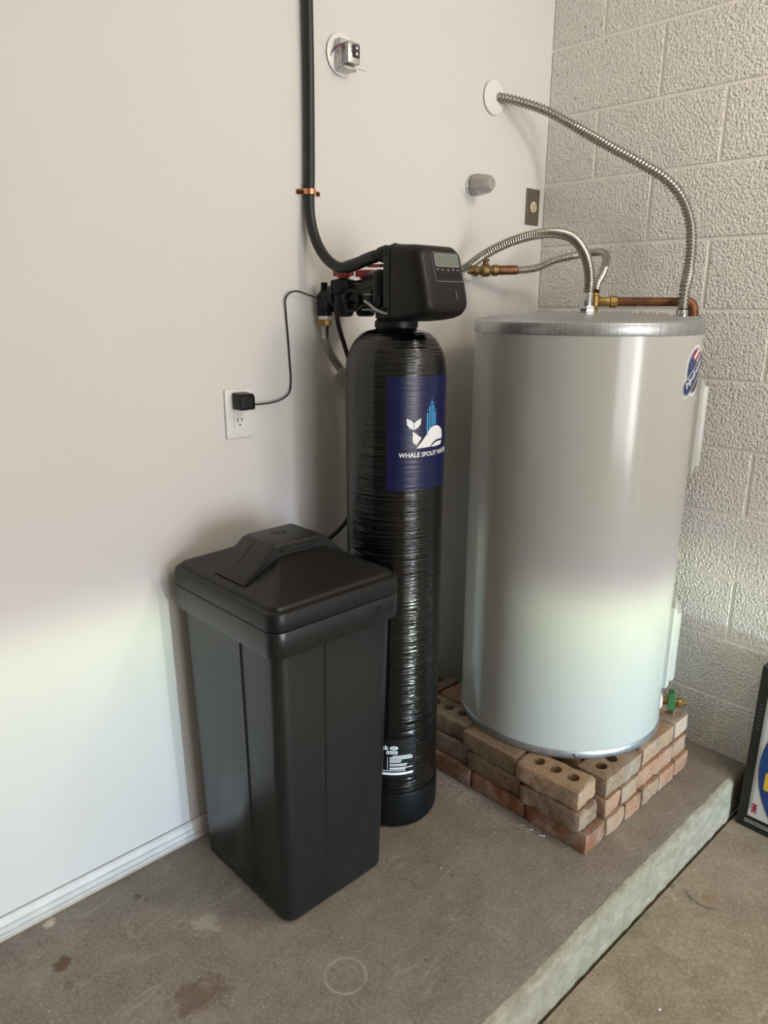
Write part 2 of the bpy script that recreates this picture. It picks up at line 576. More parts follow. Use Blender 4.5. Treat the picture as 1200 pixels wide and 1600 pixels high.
def sweep(bm, path, rad, n=14, helix=0.0, cap=True):
    """path: points; rad: function(index fraction, angle, arclength) or number"""
    T = []
    for i in range(len(path)):
        a = path[max(0, i - 1)]
        b = path[min(len(path) - 1, i + 1)]
        T.append((b - a).normalized())
    u, v, _ = frame(T[0])
    rings, s = [], 0.0
    for i, p in enumerate(path):
        if i:
            s += (p - path[i - 1]).length
            q = T[i - 1].rotation_difference(T[i])
            u = q @ u
            u = (u - T[i] * u.dot(T[i])).normalized()
        v = T[i].cross(u)
        ring = []
        for k in range(n):
            an = 2 * PI * k / n
            r = rad(s, an) if callable(rad) else rad
            ring.append(bm.verts.new(p + u * (r * math.cos(an)) + v * (r * math.sin(an))))
        rings.append(ring)
    for p, q in zip(rings, rings[1:]):
        for i in range(n):
            j = (i + 1) % n
            bm.faces.new((p[i], p[j], q[j], q[i]))
    if cap:
        bm.faces.new(rings[0]); bm.faces.new(rings[-1])

def tube(bm, pts, r, step=0.008, n=12):
    path, _ = smooth_path(pts, step)
    sweep(bm, path, r, n)

def corrugated(bm, pts, r, amp, pitch, n=14, helical=False, sub=6, smooth_zone=None):
    path, L = smooth_path(pts, pitch / sub)
    def rad(s, an):
        ph = 2 * PI * s / pitch + (an if helical else 0)
        k = 1.0
        if smooth_zone:
            for a, b in smooth_zone:
                if a < s / L < b:
                    k = 0.12
        c = math.cos(ph)
        return r + k * amp * (abs(c) ** 0.7 * (1 if c > 0 else -1))
    sweep(bm, path, rad, n)
    return L

def rrect_pts(cx, cy, a, b, r, n=6, ribs=None):
    """rounded rectangle; ribs = (lo, hi, depth): proud band along every side, lo..hi as fractions from one end"""
    out = []
    cs = [(1, 1, 0), (-1, 1, 90), (-1, -1, 180), (1, -1, 270)]
    for ci, (sx, sy, t0) in enumerate(cs):
        for k in range(n + 1):
            t = math.radians(t0 + 90 * k / n)
            out.append((cx + sx * (a - r) + r * math.cos(t), cy + sy * (b - r) + r * math.sin(t)))
        if ribs:
            lo, hi, dep = ribs
            p = out[-1]
            q = cs[(ci + 1) % 4]
            t = math.radians(q[2])
            e = (cx + q[0] * (a - r) + r * math.cos(t), cy + q[1] * (b - r) + r * math.sin(t))
            nx, ny = ((0, 1), (-1, 0), (0, -1), (1, 0))[ci]
            L = math.hypot(e[0] - p[0], e[1] - p[1])
            w = 0.0035 / L
            for f, d in ((lo, 0), (lo + w, dep), (hi - w, dep), (hi, 0)):
                out.append((p[0] + (e[0] - p[0]) * f + nx * d, p[1] + (e[1] - p[1]) * f + ny * d))
    return out

def loft(bm, secs, cap0=True, cap1=True):
    rings = [[bm.verts.new(p) for p in s] for s in secs]
    n = len(rings[0])
    for p, q in zip(rings, rings[1:]):
        for i in range(n):
            j = (i + 1) % n
            bm.faces.new((p[i], p[j], q[j], q[i]))
    if cap0:
        bm.faces.new(rings[0])
    if cap1:
        bm.faces.new(rings[-1])

def flat_poly(pts):
    t = bmesh.new()
    f = t.faces.new([t.verts.new((u, v, 0)) for u, v in pts])
    bmesh.ops.triangulate(t, faces=[f])
    return t

def text_bm(body, height, bold=0.0, shear=0.0, width=None, align='LEFT', spacing=1.0):
    c = bpy.data.curves.new('text', 'FONT')
    c.body = body
    c.size = 1.0
    c.offset = bold
    c.shear = shear
    c.space_character = spacing
    c.resolution_u = 3
    o = bpy.data.objects.new('text', c)
    COL.objects.link(o)
    dg = bpy.context.evaluated_depsgraph_get()
    me = bpy.data.meshes.new_from_object(o.evaluated_get(dg))
    t = bmesh.new()
    t.from_mesh(me)
    bpy.data.objects.remove(o); bpy.data.curves.remove(c); bpy.data.meshes.remove(me)
    xs = [v.co.x for v in t.verts]; ys = [v.co.y for v in t.verts]
    sy = height / 0.69                      # cap height of the built-in font
    sx = width / (max(xs) - min(xs)) if width else sy
    x0 = min(xs)
    for v in t.verts:
        v.co = Vector(((v.co.x - x0) * sx, v.co.y * sy, 0))
    return t

def on_cyl(t, c, R, off, u0=0.0, v0=0.0, step=0.008):
    """bends a flat bmesh (u = arc metres from angle 0, v = z) round a vertical cylinder"""
    us = [v.co.x + u0 for v in t.verts]
    k = math.floor(min(us) / step)
    while k * step < max(us):
        bmesh.ops.bisect_plane(t, geom=list(t.verts) + list(t.edges) + list(t.faces), plane_co=(k * step - u0, 0, 0), plane_no=(1, 0, 0))
        k += 1
    for v in t.verts:
        a = (v.co.x + u0) / R
        r = R + off
        v.co = Vector((c[0] + r * math.cos(a), c[1] + r * math.sin(a), v.co.z * 0 + v.co.y + v0))
    return t

def rnd_box(x0, x1, y0, y1, z0, z1, seed, rad=0.006, amp=0.0024, div=0.011):
    """box with worn, uneven edges"""
    t = bmesh.new()
    n = [max(2, round((b - a) / div)) for a, b in ((x0, x1), (y0, y1), (z0, z1))]
    idx = {}
    def vert(i, j, k):
        if (i, j, k) not in idx:
            idx[(i, j, k)] = t.verts.new((x0 + (x1 - x0) * i / n[0], y0 + (y1 - y0) * j / n[1], z0 + (z1 - z0) * k / n[2]))
        return idx[(i, j, k)]
    for i in range(n[0]):
        for j in range(n[1]):
            for k in (0, n[2]):
                t.faces.new([vert(i, j, k), vert(i + 1, j, k), vert(i + 1, j + 1, k), vert(i, j + 1, k)])
    for i in range(n[0]):
        for k in range(n[2]):
            for j in (0, n[1]):
                t.faces.new([vert(i, j, k), vert(i + 1, j, k), vert(i + 1, j, k + 1), vert(i, j, k + 1)])
    for j in range(n[1]):
        for k in range(n[2]):
            for i in (0, n[0]):
                t.faces.new([vert(i, j, k), vert(i, j + 1, k), vert(i, j + 1, k + 1), vert(i, j, k + 1)])
    lo, hi = Vector((x0, y0, z0)), Vector((x1, y1, z1))
    for v in t.verts:
        p = v.co
        s = Vector((seed * 3.7, seed * 1.3, seed * 2.1))
        rr = rad * (0.75 + 1.6 * abs(noise.noise(p * 24 + s)))
        q = Vector([min(max(p[i], lo[i] + rr), hi[i] - rr) for i in range(3)])
        d = p - q
        if d.length > 1e-9:
            p2 = q + d.normalized() * min(rr, d.length)
        else:
            p2 = p
        nz = Vector((noise.noise(p * 38 + s), noise.noise(p * 38 + s + Vector((9, 0, 0))), noise.noise(p * 38 + s + Vector((0, 9, 0)))))
        v.co = p2 + nz * amp
    bmesh.ops.recalc_face_normals(t, faces=t.faces)
    return t

# ================================================================== the room
ZF = 0.0101
BH = 0.2032
b = B(); box(b, -6.2, 0.12, 0, 0.12, -0.3, 2.7)
obj('wall_left', b, MT['wall'], kind='structure', smooth=0)

# block wall: mortar backing with every block as a part
b = B(); box(b, 0.0035, 0.12, -6.3, 0.0, -0.35, 2.7)
wall_r = obj('wall_right', b, MT['mortar'], kind='structure', smooth=0)
def block_mesh(L, H, seed):
    t = bmesh.new()
    box(t, 0, 0.03, -L, 0, 0, H, 0.0022, 1)
    me = bpy.data.meshes.new('block')
    t.to_mesh(me); t.free()
    me.materials.append(MT['block'])
    return me
JT = 0.0095
meshes = {}
def put_block(u0, u1, z0, z1):
    L, H = round(u1 - u0, 4), round(z1 - z0, 4)
    if (L, H) not in meshes:
        meshes[(L, H)] = block_mesh(L, H, len(meshes))
    o = bpy.data.objects.new('block', meshes[(L, H)])
    COL.objects.link(o)
    o.parent = wall_r
    o.location = Vector((random.uniform(-0.0006, 0.0004), -u0, z0)) - WPOS[wall_r.name]
U0 = 0.1896
for i in range(-1, 13):
    z0, z1 = BH * i - ZF + JT / 2, BH * (i + 1) - ZF - JT / 2
    z1 = min(z1, 2.69)
    js = [0.0] + [U0 + (BH if i % 2 == 0 else 0) + 2 * BH * k for k in range(0, 9)]
    for a, c in zip(js, js[1:]):
        put_block(a + (JT / 2 if a else 0.001), c - JT / 2, z0, z1)

# raised concrete ledge with a worn edge, and the garage floor below
def step_z(x):
    return -0.133 - 0.0266 * (x + 0.036)
t = bmesh.new()
NX = 620
secs = []
for i in range(NX + 1):
    x = -6.2 + 4.0 * i / 100 if i < 100 else -2.2 + 2.2 * (i - 100) / (NX - 100)
    k = noise.noise(Vector((x * 9, 0, 0))) * 0.004 + noise.noise(Vector((x * 40, 3, 0))) * 0.0025 + noise.noise(Vector((x * 130, 5, 0))) * 0.0022
    k2 = noise.noise(Vector((x * 30, 7, 0))) * 0.003 + noise.noise(Vector((x * 110, 9, 0))) * 0.002
    zb = -0.33
    secs.append([(x, 0.0, zb), (x, 0.0, 0.0), (x, -0.88, 0.0), (x, -0.902 + k, -0.001), (x, -0.914 + k, -0.006 + k2 * 0.5), (x, -0.919 + k, -0.016 + k2), (x, -0.922 + k2, -0.05), (x, -0.924 + k2, -0.09), (x, -0.924, zb)])
top, face = bmesh.new(), bmesh.new()
loft(top, [[s[j] for j in (0, 1, 2, 3)] for s in secs], True, True)
obj('floor_ledge', top, MT['slab'], kind='structure', smooth=30)
for a, c in zip(secs, secs[1:]):
    for j in range(3, 8):
        face.faces.new([face.verts.new(p) for p in (a[j], c[j], c[j + 1], a[j + 1])])
obj('floor_ledge_edge', face, MT['edge'], kind='structure', smooth=60, label='pale worn front face of the raised concrete ledge')
t = bmesh.new()
vs = []
for x in (-6.2, 0.0):
    row = [(-0.930, -0.30), (-0.932, 0.0), (-0.94, 0.0), (-3.0, -0.02), (-6.3, -0.10)]
    vs.append([t.verts.new((x, y, (step_z(x) if -2.5 < x else step_z(-2.5)) + dz if k else -0.34)) for k, (y, dz) in enumerate(row)])
for k in range(4):
    t.faces.new((vs[0][k], vs[1][k], vs[1][k + 1], vs[0][k + 1]))
# keep the cross fall only near the photographed corner
obj('floor', t, MT['floor'], kind='structure', smooth=0)
b = B(); box(b, -6.2, 0.0, -0.934, -0.920, -0.36, -0.150)
obj('floor_joint', b, MT['dark'], kind='structure', smooth=0)

b = B(); box(b, -6.3, 0.12, -6.3, 0.12, 2.65, 2.75)
obj('ceiling', b, MT['ceil'], kind='structure', smooth=0)
b = B(); box(b, -6.3, -6.2, -6.3, 0.12, -0.35, 2.7)
obj('wall_back', b, MT['far'], kind='structure', smooth=0)
# front wall with the open doorway
b = B()
box(b, -6.2, -3.05, -6.3, -6.2, -0.5, 2.7)
box(b, -0.35, 0.12, -6.3, -6.2, -0.5, 2.7)
box(b, -3.05, -0.35, -6.3, -6.2, 2.1, 2.7)
obj('wall_front', b, MT['far'], kind='structure', smooth=0)
t = bmesh.new()
t.faces.new([t.verts.new(p) for p in ((-9, -6.3, -0.24), (6, -6.3, -0.24), (6, -10.5, -0.85), (-9, -10.5, -0.85))])
t.faces.new([t.verts.new(p) for p in ((-9, -10.5, -0.85), (6, -10.5, -0.85), (6, -24, -1.0), (-9, -24, -1.0))])
obj('floor_driveway', t, MT['drive'], kind='structure', smooth=0)

# moulded baseboard
prof = [(0, 0.0), (-0.011, 0.0), (-0.0125, 0.017), (-0.0075, 0.0185), (-0.0075, 0.0205), (-0.0125, 0.022), (-0.0125, 0.035), (-0.0075, 0.0370), (-0.0070, 0.0400), (-0.0105, 0.042), (-0.008, 0.052), (-0.004, 0.0565), (0, 0.0575)]
t = bmesh.new()
loft(t, [[(x, y, z) for y, z in prof] for x in (-6.2, -0.002)])
obj('baseboard_left', t, MT['base'], kind='structure', smooth=25)

b = B(); box(b, -6.2, -0.002, -0.0012, 0.0005, 0.0568, 0.0592)  # thin dark strip, painted shadow line along the baseboard top
obj('trim_shadow_1', b, MT['trim_shade'], kind='structure', smooth=0)

# ================================================================== brick stack
HC = (-0.39, -0.442)
stack = empty('brick_stack', (-0.45, -0.45, 0), 'low square platform of reused reddish bricks stacked dry under the water heater', 'brick stack')
RED = (0.235, 0.098, 0.052, 1); ORG = (0.345, 0.180, 0.102, 1); TAN = (0.33, 0.210, 0.128, 1)
BRN = (0.225, 0.155, 0.105, 1); GRY = (0.235, 0.155, 0.100, 1); PAL = (0.44, 0.32, 0.225, 1); DKR = (0.19, 0.080, 0.045, 1)
bcount = [0]
def brick(x0, x1, y0, y1, z0, z1, col, holes=None, rot=0.0, rad=0.006):
    bcount[0] += 1
    t = rnd_box(x0, x1, y0, y1, z0, z1, bcount[0], rad)
    cx, cy = (x0 + x1) / 2, (y0 + y1) / 2
    if holes:
        me = bpy.data.meshes.new('brick'); t.to_mesh(me); t.free()
        o = bpy.data.objects.new('brick_blank', me); COL.objects.link(o)
        c = bmesh.new()
        for hx, hy in holes:
            cyl(c, (hx, hy, z0 + 0.006), (hx, hy, z1 + 0.02), 0.0172, n=20)
        cm = bpy.data.meshes.new('cut'); c.to_mesh(cm); c.free()
        co = bpy.data.objects.new('cut', cm); COL.objects.link(co)
        md = o.modifiers.new('b', 'BOOLEAN'); md.object = co; md.solver = 'EXACT'
        dg = bpy.context.evaluated_depsgraph_get()
        m2 = bpy.data.meshes.new_from_object(o.evaluated_get(dg))
        t = bmesh.new(); t.from_mesh(m2)
        for d in (o, co):
            bpy.data.objects.remove(d)
        for d in (me, cm, m2):
            bpy.data.meshes.remove(d)
    if rot:
        t.transform(Matrix.Translation((cx, cy, 0)) @ Matrix.Rotation(rot, 4, 'Z') @ Matrix.Translation((-cx, -cy, 0)))
    o = obj('brick', t, MT['brick'], stack, smooth=45)
    o.color = col
    return o
def hole3(cx, cy, along):
    return [(cx + (k * 0.0545 if along == 'x' else 0), cy + (k * 0.0545 if along == 'y' else 0)) for k in (-1, 0, 1)]
Z0, Z1, Z2, Z3 = 0.0, 0.0595, 0.119, 0.178
G = 0.0012
# bottom course
brick(-0.745, -0.645, -0.782, -0.584, Z0, Z1 - G, RED)
brick(-0.745, -0.648, -0.580, -0.383, Z0, Z1 - G, RED)
brick(-0.748, -0.650, -0.379, -0.182, Z0, Z1 - G, DKR)
brick(-0.745, -0.650, -0.178, -0.02, Z0, Z1 - G, DKR)
brick(-0.641, -0.545, -0.785, -0.59, Z0, Z1 - G, TAN)
brick(-0.541, -0.451, -0.786, -0.59, Z0, Z1 - G, ORG)
brick(-0.445, -0.348, -0.787, -0.59, Z0, Z1 - G, TAN)
brick(-0.344, -0.246, -0.787, -0.59, Z0, Z1 - G, ORG)
brick(-0.240, -0.150, -0.785, -0.59, Z0, Z1 - G, ORG)
# middle course
brick(-0.757, -0.660, -0.762, -0.566, Z1, Z2 - G, GRY, rot=0.03, rad=0.009)
brick(-0.743, -0.648, -0.560, -0.363, Z1, Z2 - G, GRY, rot=-0.02)
brick(-0.732, -0.634, -0.357, -0.158, Z1, Z2 - G, BRN)
brick(-0.732, -0.634, -0.154, -0.02, Z1, Z2 - G, BRN)
brick(-0.643, -0.566, -0.777, -0.58, Z1, Z2 - G, ORG)
brick(-0.562, -0.469, -0.780, -0.58, Z1, Z2 - G, TAN)
brick(-0.464, -0.250, -0.776, -0.68, Z1, Z2 - G, ORG)
brick(-0.242, -0.152, -0.774, -0.58, Z1, Z2 - G, ORG)
# top course
brick(-0.752, -0.653, -0.748, -0.545, Z2, Z3, TAN, hole3(-0.699, -0.646, 'y'), rot=0.05, rad=0.008)
brick(-0.740, -0.643, -0.537, -0.339, Z2, Z3, BRN)
brick(-0.722, -0.624, -0.334, -0.130, Z2, Z3, BRN, hole3(-0.668, -0.222, 'y'), rot=0.06)
brick(-0.712, -0.508, -0.124, -0.028, Z2, Z3, GRY, hole3(-0.61, -0.076, 'x'))
brick(-0.641, -0.446, -0.772, -0.674, Z2, Z3, GRY, hole3(-0.5385, -0.725, 'x'))
brick(-0.431, -0.235, -0.768, -0.672, Z2, Z3, TAN)
brick(-0.227, -0.138, -0.767, -0.57, Z2, Z3, PAL, [(-0.175, -0.716), (-0.18, -0.66)])
# bricks inside the ring, mostly hidden under the heater
for k, (z0, z1) in enumerate(((Z0, Z1 - G), (Z1, Z2 - G), (Z2, Z3))):
    for j in range(5):
        y0 = (-0.577 if k < 2 else -0.667) + j * 0.108
        for i in range(2):
            x0 = -0.617 + i * 0.222
            if y0 + 0.1 < -0.125 or k == 9:
                brick(x0, x0 + 0.2, y0, y0 + 0.1, z0, z1, random.choice((TAN, BRN, ORG)))

# ================================================================== water heater
R = 0.311
heater = empty('water_heater', (HC[0], HC[1], 0.178), 'tall warm grey cylindrical water heater standing on a brick platform', 'water heater')
b = B(); lathe(b, [(R, 0.190), (R, 1.362)], (*HC, 0), n=160)
jacket = obj('jacket', b, MT['heater'], heater, smooth=30)
b = B(); lathe(b, [(R - 0.012, 0.1784), (R + 0.0015, 0.1784), (R + 0.0025, 0.180), (R + 0.0025, 0.2005), (R + 0.001, 0.2025), (R - 0.004, 0.2025)], (*HC, 0), n=160)
obj('base_band', b, MT['galv'], heater, smooth=50, label='grey galvanised band round the heater foot')
b = B(); lathe(b, [(R - 0.004, 1.3525), (R + 0.001, 1.3525), (R + 0.0025, 1.355), (R + 0.0025, 1.381), (R + 0.001, 1.3835), (0.300, 1.3885), (0.27, 1.394), (0.20, 1.401), (0.10, 1.4055), (0, 1.407)], (*HC, 0), n=160)
obj('top_pan', b, MT['galv'], heater, smooth=50, label='galvanised pan lid with a band of screws')
def cpt(ang, z, off=0.0, c=HC, r=R):
    a = math.radians(ang)
    return Vector((c[0] + (r + off) * math.cos(a), c[1] + (r + off) * math.sin(a), z))
for ang, z in ((-160, 1.368), (-115, 1.368), (-70, 1.368), (-25, 1.368), (-137, 0.191), (-79, 0.191), (-20, 0.191)):
    p = cpt(ang, z, 0.002); q = cpt(ang, z, 0.0065)
    b = B(); lathe(b, [(0.0062, 0), (0.0062, 0.0012), (0.0042, 0.0014), (0.0038, 0.004), (0.0015, 0.0045)], p, q - p, 10)
    obj('screw', b, MT['screw'], heater)
# access panels on the right-hand side
def access_panel(z0, z1):
    a0, a1 = -72, -34
    t = bmesh.new()
    secs = []
    for ins, off in ((0.0, -0.002), (0.0, 0.010), (0.006, 0.016), (0.018, 0.018), (0.022, 0.027), (0.030, 0.030)):
        da = math.degrees(ins / R)
        pts = []
        for k in range(13):
            pts.append(cpt(a0 + da + (a1 - a0 - 2 * da) * k / 12, z0 + ins, off))
        for k in range(13):
            pts.append(cpt(a1 - da - (a1 - a0 - 2 * da) * k / 12, z1 - ins, off))
        secs.append(pts)
    loft(t, secs, True, False)
    r = [v for v in t.verts][-26:]
    for k in range(12):
        t.faces.new((r[k], r[k + 1], r[24 - k], r[25 - k]))
    return obj('access_panel', t, MT['heater'], heater, smooth=35)
access_panel(0.975, 1.235)
access_panel(0.315, 0.575)
# warning sticker at the right edge between the panels
t = flat_poly([(math.radians(-60) * R, 0.66), (math.radians(-42) * R, 0.66), (math.radians(-42) * R, 0.86), (math.radians(-60) * R, 0.86)])
obj('warning_label', on_cyl(t, HC, R, 0.0008), MT['stk_white'], heater, label='white paper label on the heater side')

# oval badge
badge_c = (math.radians(-82.5) * R, 0)
BZ = 1.262
def disc_pts(rx, rz, n=40, c=(0, 0)):
    return [(c[0] + rx * math.cos(2 * PI * k / n), c[1] + rz * math.sin(2 * PI * k / n)) for k in range(n)]
def capsule(L, H, ang, n=12, c=(0, 0)):
    pts = []
    for s in (0, 1):
        for k in range(n + 1):
            a = -PI / 2 + PI * k / n + s * PI
            pts.append(((L / 2 - H / 2) * (1 if s == 0 else -1) + H / 2 * math.cos(a), H / 2 * math.sin(a)))
    ca, sa = math.cos(ang), math.sin(ang)
    return [(c[0] + x * ca - y * sa, c[1] + x * sa + y * ca) for x, y in pts]
def stick(name, pts, m, par, off, c=HC, r=R, u0=None, v0=None, label=None):
    t = flat_poly(pts)
    return obj(name, on_cyl(t, c, r, off, badge_c[0] if u0 is None else u0, BZ if v0 is None else v0), m, par, smooth=0, label=label)
BA = math.radians(36)
badge = stick('badge', disc_pts(0.058, 0.066), MT['stk_white'], heater, 0.0006, label='oval printed badge with a flag and the word Hydrojet')
stick('badge_band_border', capsule(0.172, 0.056, BA, c=(0.004, -0.008)), MT['stk_white'], badge, 0.0007)
stick('badge_ring', disc_pts(0.053, 0.061), MT['stk_grey'], badge, 0.0010)
stick('badge_flag_field', [p for p in disc_pts(0.047, 0.055, 60) if True], MT['stk_blue'], badge, 0.0013)
# red and white stripes at the upper right of the disc
for k in range(4):
    a0, a1 = math.radians(96 - k * 15), math.radians(96 - (k + 1) * 15)
    pts = [(0.047 * math.cos(a0), 0.055 * math.sin(a0)), (0.047 * math.cos(a1), 0.055 * math.sin(a1)),
           (0.047 * math.cos(a1) - 0.030, 0.055 * math.sin(a1) - 0.022), (0.047 * math.cos(a0) - 0.026, 0.055 * math.sin(a0) - 0.018)]
    stick('badge_stripe', pts, MT['stk_red'] if k % 2 == 0 else MT['stk_white'], badge, 0.0016)
for k in range(7):
    x, z = -0.036 + 0.013 * (k % 3) + 0.004 * (k // 3), 0.008 + 0.012 * (k // 3) + 0.006 * (k % 3)
    stick('badge_star', [(x + (0.0024 if j % 2 else 0.001) * math.sin(j * PI / 5), z + (0.0024 if j % 2 else 0.001) * math.cos(j * PI / 5)) for j in range(10)], MT['stk_white'], badge, 0.0016)
low = [(0.047 * math.cos(a), 0.055 * math.sin(a)) for a in [math.radians(-118 + 128 * k / 20) for k in range(21)]]
stick('badge_lower', low, MT['stk_black'], badge, 0.0016)
for k in range(3):
    stick('badge_lower_line', [(0.004 + k * .006, -0.036 + k * .008), (0.030 + k * .004, -0.017 + k * .008), (0.029 + k * .004, -0.014 + k * .008), (0.003 + k * .006, -0.033 + k * .008)], MT['stk_grey'], badge, 0.0019)
stick('badge_band_ring', capsule(0.164, 0.047, BA, c=(0.004, -0.008)), MT['stk_grey'], badge, 0.0021)
stick('badge_band', capsule(0.152, 0.036, BA, c=(0.004, -0.008)), MT['stk_blue'], badge, 0.0024)
t = text_bm('Hydrojet', 0.017, 0.02, 0.25, 0.118)
t.transform(Matrix.Translation((-0.046, -0.046, 0)) @ Matrix.Rotation(BA, 4, 'Z'))
obj('badge_lettering', on_cyl(t, HC, R, 0.0028, badge_c[0], BZ), MT['stk_white'], badge, smooth=0)

# drain valve with green tag and ball chain
DA = -60
dp = cpt(DA, 0.240)
dn = Vector((math.cos(math.radians(DA)), math.sin(math.radians(DA)), 0))
b = B(); lathe(b, [(0.027, 0), (0.027, 0.003), (0.020, 0.006)], dp - dn * 0.001, dn, 28)
obj('drain_escutcheon', b, MT['white2'], heater, label='white round plate behind the drain valve')
b = B(); lathe(b, [(0.010, 0.004), (0.012, 0.006), (0.0125, 0.022), (0.0155, 0.024), (0.0155, 0.034), (0.011, 0.036), (0.011, 0.048), (0.0145, 0.05), (0.0145, 0.062), (0.010, 0.066), (0.006, 0.067), (0.006, 0.078)], dp, dn, 12)
lathe(b, [(0.008, 0), (0.008, 0.022), (0.006, 0.024), (0.006, 0.03)], dp + dn * 0.028, (0, 0, 1), 12)
dv_ = obj('drain_valve', b, MT['brass'], heater, label='brass drain valve')
sd = Vector((-dn.y, dn.x, 0))
b = B()
mt_ = Matrix((sd, dn, Vector((0, 0, 1)))).transposed().to_4x4(); mt_.translation = dp + dn * 0.031 + Vector((0, 0, 0.004))
box(b, -0.022, -0.0175, -0.010, 0.010, -0.024, 0.030, 0.0015, 1, mt_)
box(b, -0.020, 0.012, -0.008, 0.008, 0.026, 0.032, 0.0015, 1, mt_)
obj('valve_tag', b, MT['green'], dv_, label='green plastic handle tag')
b = B()
pth, _ = smooth_path([dp + dn * 0.040 - sd * 0.012 + Vector((0, 0, -0.02)), dp + dn * 0.046 - sd * 0.008 + Vector((0, 0, -0.044)), dp + dn * 0.060 + Vector((0, 0, -0.050)), dp + dn * 0.074 + Vector((0, 0, -0.036)), dp + dn * 0.076 + Vector((0, 0, -0.004))], 0.0036)
for p in pth:
    bmesh.ops.create_icosphere(b, subdivisions=1, radius=0.0019, matrix=Matrix.Translation(p))
obj('ball_chain', b, MT['chrome'], dv_, label='thin steel ball chain')

# relief valve and its copper discharge pipe
b = B()
rv = Vector((-0.268, -0.389, 1.404))
lathe(b, [(0.013, 0), (0.013, 0.008), (0.010, 0.010), (0.010, 0.016), (0.0165, 0.018), (0.0165, 0.046), (0.012, 0.050), (0.012, 0.056)], rv, (0, 0, 1), 14)
pa, pb = Vector((-0.232, -0.432, 1.435)), Vector((-0.128, -0.600, 1.435))
dr = (pb - pa).normalized()
pv = rv + Vector((0, 0, 0.031))
lathe(b, [(0.013, 0), (0.013, (pa - pv).length - 0.012), (0.017, (pa - pv).length - 0.010), (0.017, (pa - pv).length + 0.008), (0.0135, (pa - pv).length + 0.010)], pv, pa - pv, 8)
relief = obj('relief_valve', b, MT['brass'], heater, label='brass relief valve elbow on the heater top')
b = B()
cyl(b, pa, pb, 0.0128, n=20)
tube(b, [pb - dr * 0.01, pb + dr * 0.006, pb + dr * 0.018 + Vector((0, 0, -0.006)), pb + dr * 0.024 + Vector((0, 0, -0.020)), pb + dr * 0.024 + Vector((0, 0, -0.12))], 0.0145, 0.006, 16)
cyl(b, pb + dr * 0.024 + Vector((0, 0, -0.10)), pb + dr * 0.024 + Vector((0, 0, -1.0)), 0.0125, n=16)
obj('discharge_pipe', b, MT['copper'], heater, label='dull copper discharge pipe running to the right rim')
# junction plate under the conduit
b = B()
jp = Vector((-0.1912, -0.625, 1.3935))
tv = Vector((0.527, -0.85, 0)); vv = Vector((0.85, 0.527, 0))
mj = Matrix((tv, vv, Vector((0, 0, 1)))).transposed().to_4x4(); mj.translation = jp
box(b, -0.056, 0.060, -0.03, 0.03, -0.004, 0.002, 0.001, 1, mj)
for s in (-0.045, 0.05):
    lathe(b, [(0.006, 0), (0.006, 0.003), (0.003, 0.005)], jp + tv * s + Vector((0, 0, 0.002)), (0, 0, 1), 8)
obj('junction_plate', b, MT['galv'], heater, label='small screwed cover plate under the conduit')

# ================================================================== flexible pipes
def hexnut(b, p, axis, r, h):
    lathe(b, [(r * 0.92, 0), (r, h * 0.12), (r, h * 0.88), (r * 0.92, h)], p, axis, 6)

c1 = empty('flexible_connector', (-0.483, -0.012, 1.5216), 'ribbed stainless connector arching from behind the control head to the near nipple on the heater', 'pipe')
b = B()
corrugated(b, [(-0.4832, -0.022, 1.5216), (-0.4660, -0.040, 1.5285), (-0.4486, -0.064, 1.5454), (-0.4472, -0.12, 1.5727), (-0.4299, -0.2, 1.604), (-0.4171, -0.28, 1.6195), (-0.4176, -0.345, 1.6191), (-0.4204, -0.4, 1.6024), (-0.4324, -0.445, 1.5649), (-0.4487, -0.475, 1.519), (-0.4640, -0.49, 1.478), (-0.4735, -0.4945, 1.455)], 0.0124, 0.0021, 0.0076, 14)
obj('corrugated_tube', b, MT['steel_flex'], c1, smooth=60)
b = B(); lathe(b, [(0.0135, 0.020), (0.0135, 0.062), (0.0125, 0.064)], (-0.4745, -0.495, 1.393), (0, 0, 1), 20)
obj('sleeve', b, MT['chrome'], c1)
b = B(); hexnut(b, (-0.4745, -0.495, 1.4005), (0, 0, 1), 0.020, 0.022)
lathe(b, [(0.017, 0), (0.017, 0.008)], (-0.4745, -0.495, 1.3935), (0, 0, 1), 20)
obj('nut', b, MT['chrome'], c1)
b = B(); lathe(b, [(0.03, 0), (0.03, 0.002), (0.026, 0.006), (0.014, 0.008), (0.014, 0.028)], (-0.485, 0, 1.521), (0, -1, 0), 24)
obj('wall_flange', b, MT['white2'], c1, label='white wall flange hidden behind the control head')

c2 = empty('flexible_connector', (-0.26, -0.10, 1.53), 'thinner bent stainless connector from the brass wall valve to the rear heater fitting', 'pipe')
b = B()
corrugated(b, [(-0.270, -0.098, 1.5317), (-0.2550, -0.107, 1.5317), (-0.211, -0.14, 1.540), (-0.1858, -0.17, 1.5575), (-0.1603, -0.2, 1.5691), (-0.1094, -0.26, 1.5825), (-0.1020, -0.303, 1.5840), (-0.1194, -0.33, 1.5677), (-0.1841, -0.36, 1.5217), (-0.242, -0.378, 1.486), (-0.2660, -0.3885, 1.462)], 0.0114, 0.0017, 0.0076, 14, smooth_zone=((0.36, 0.76),))
obj('corrugated_tube', b, MT['steel_flex'], c2, smooth=60)

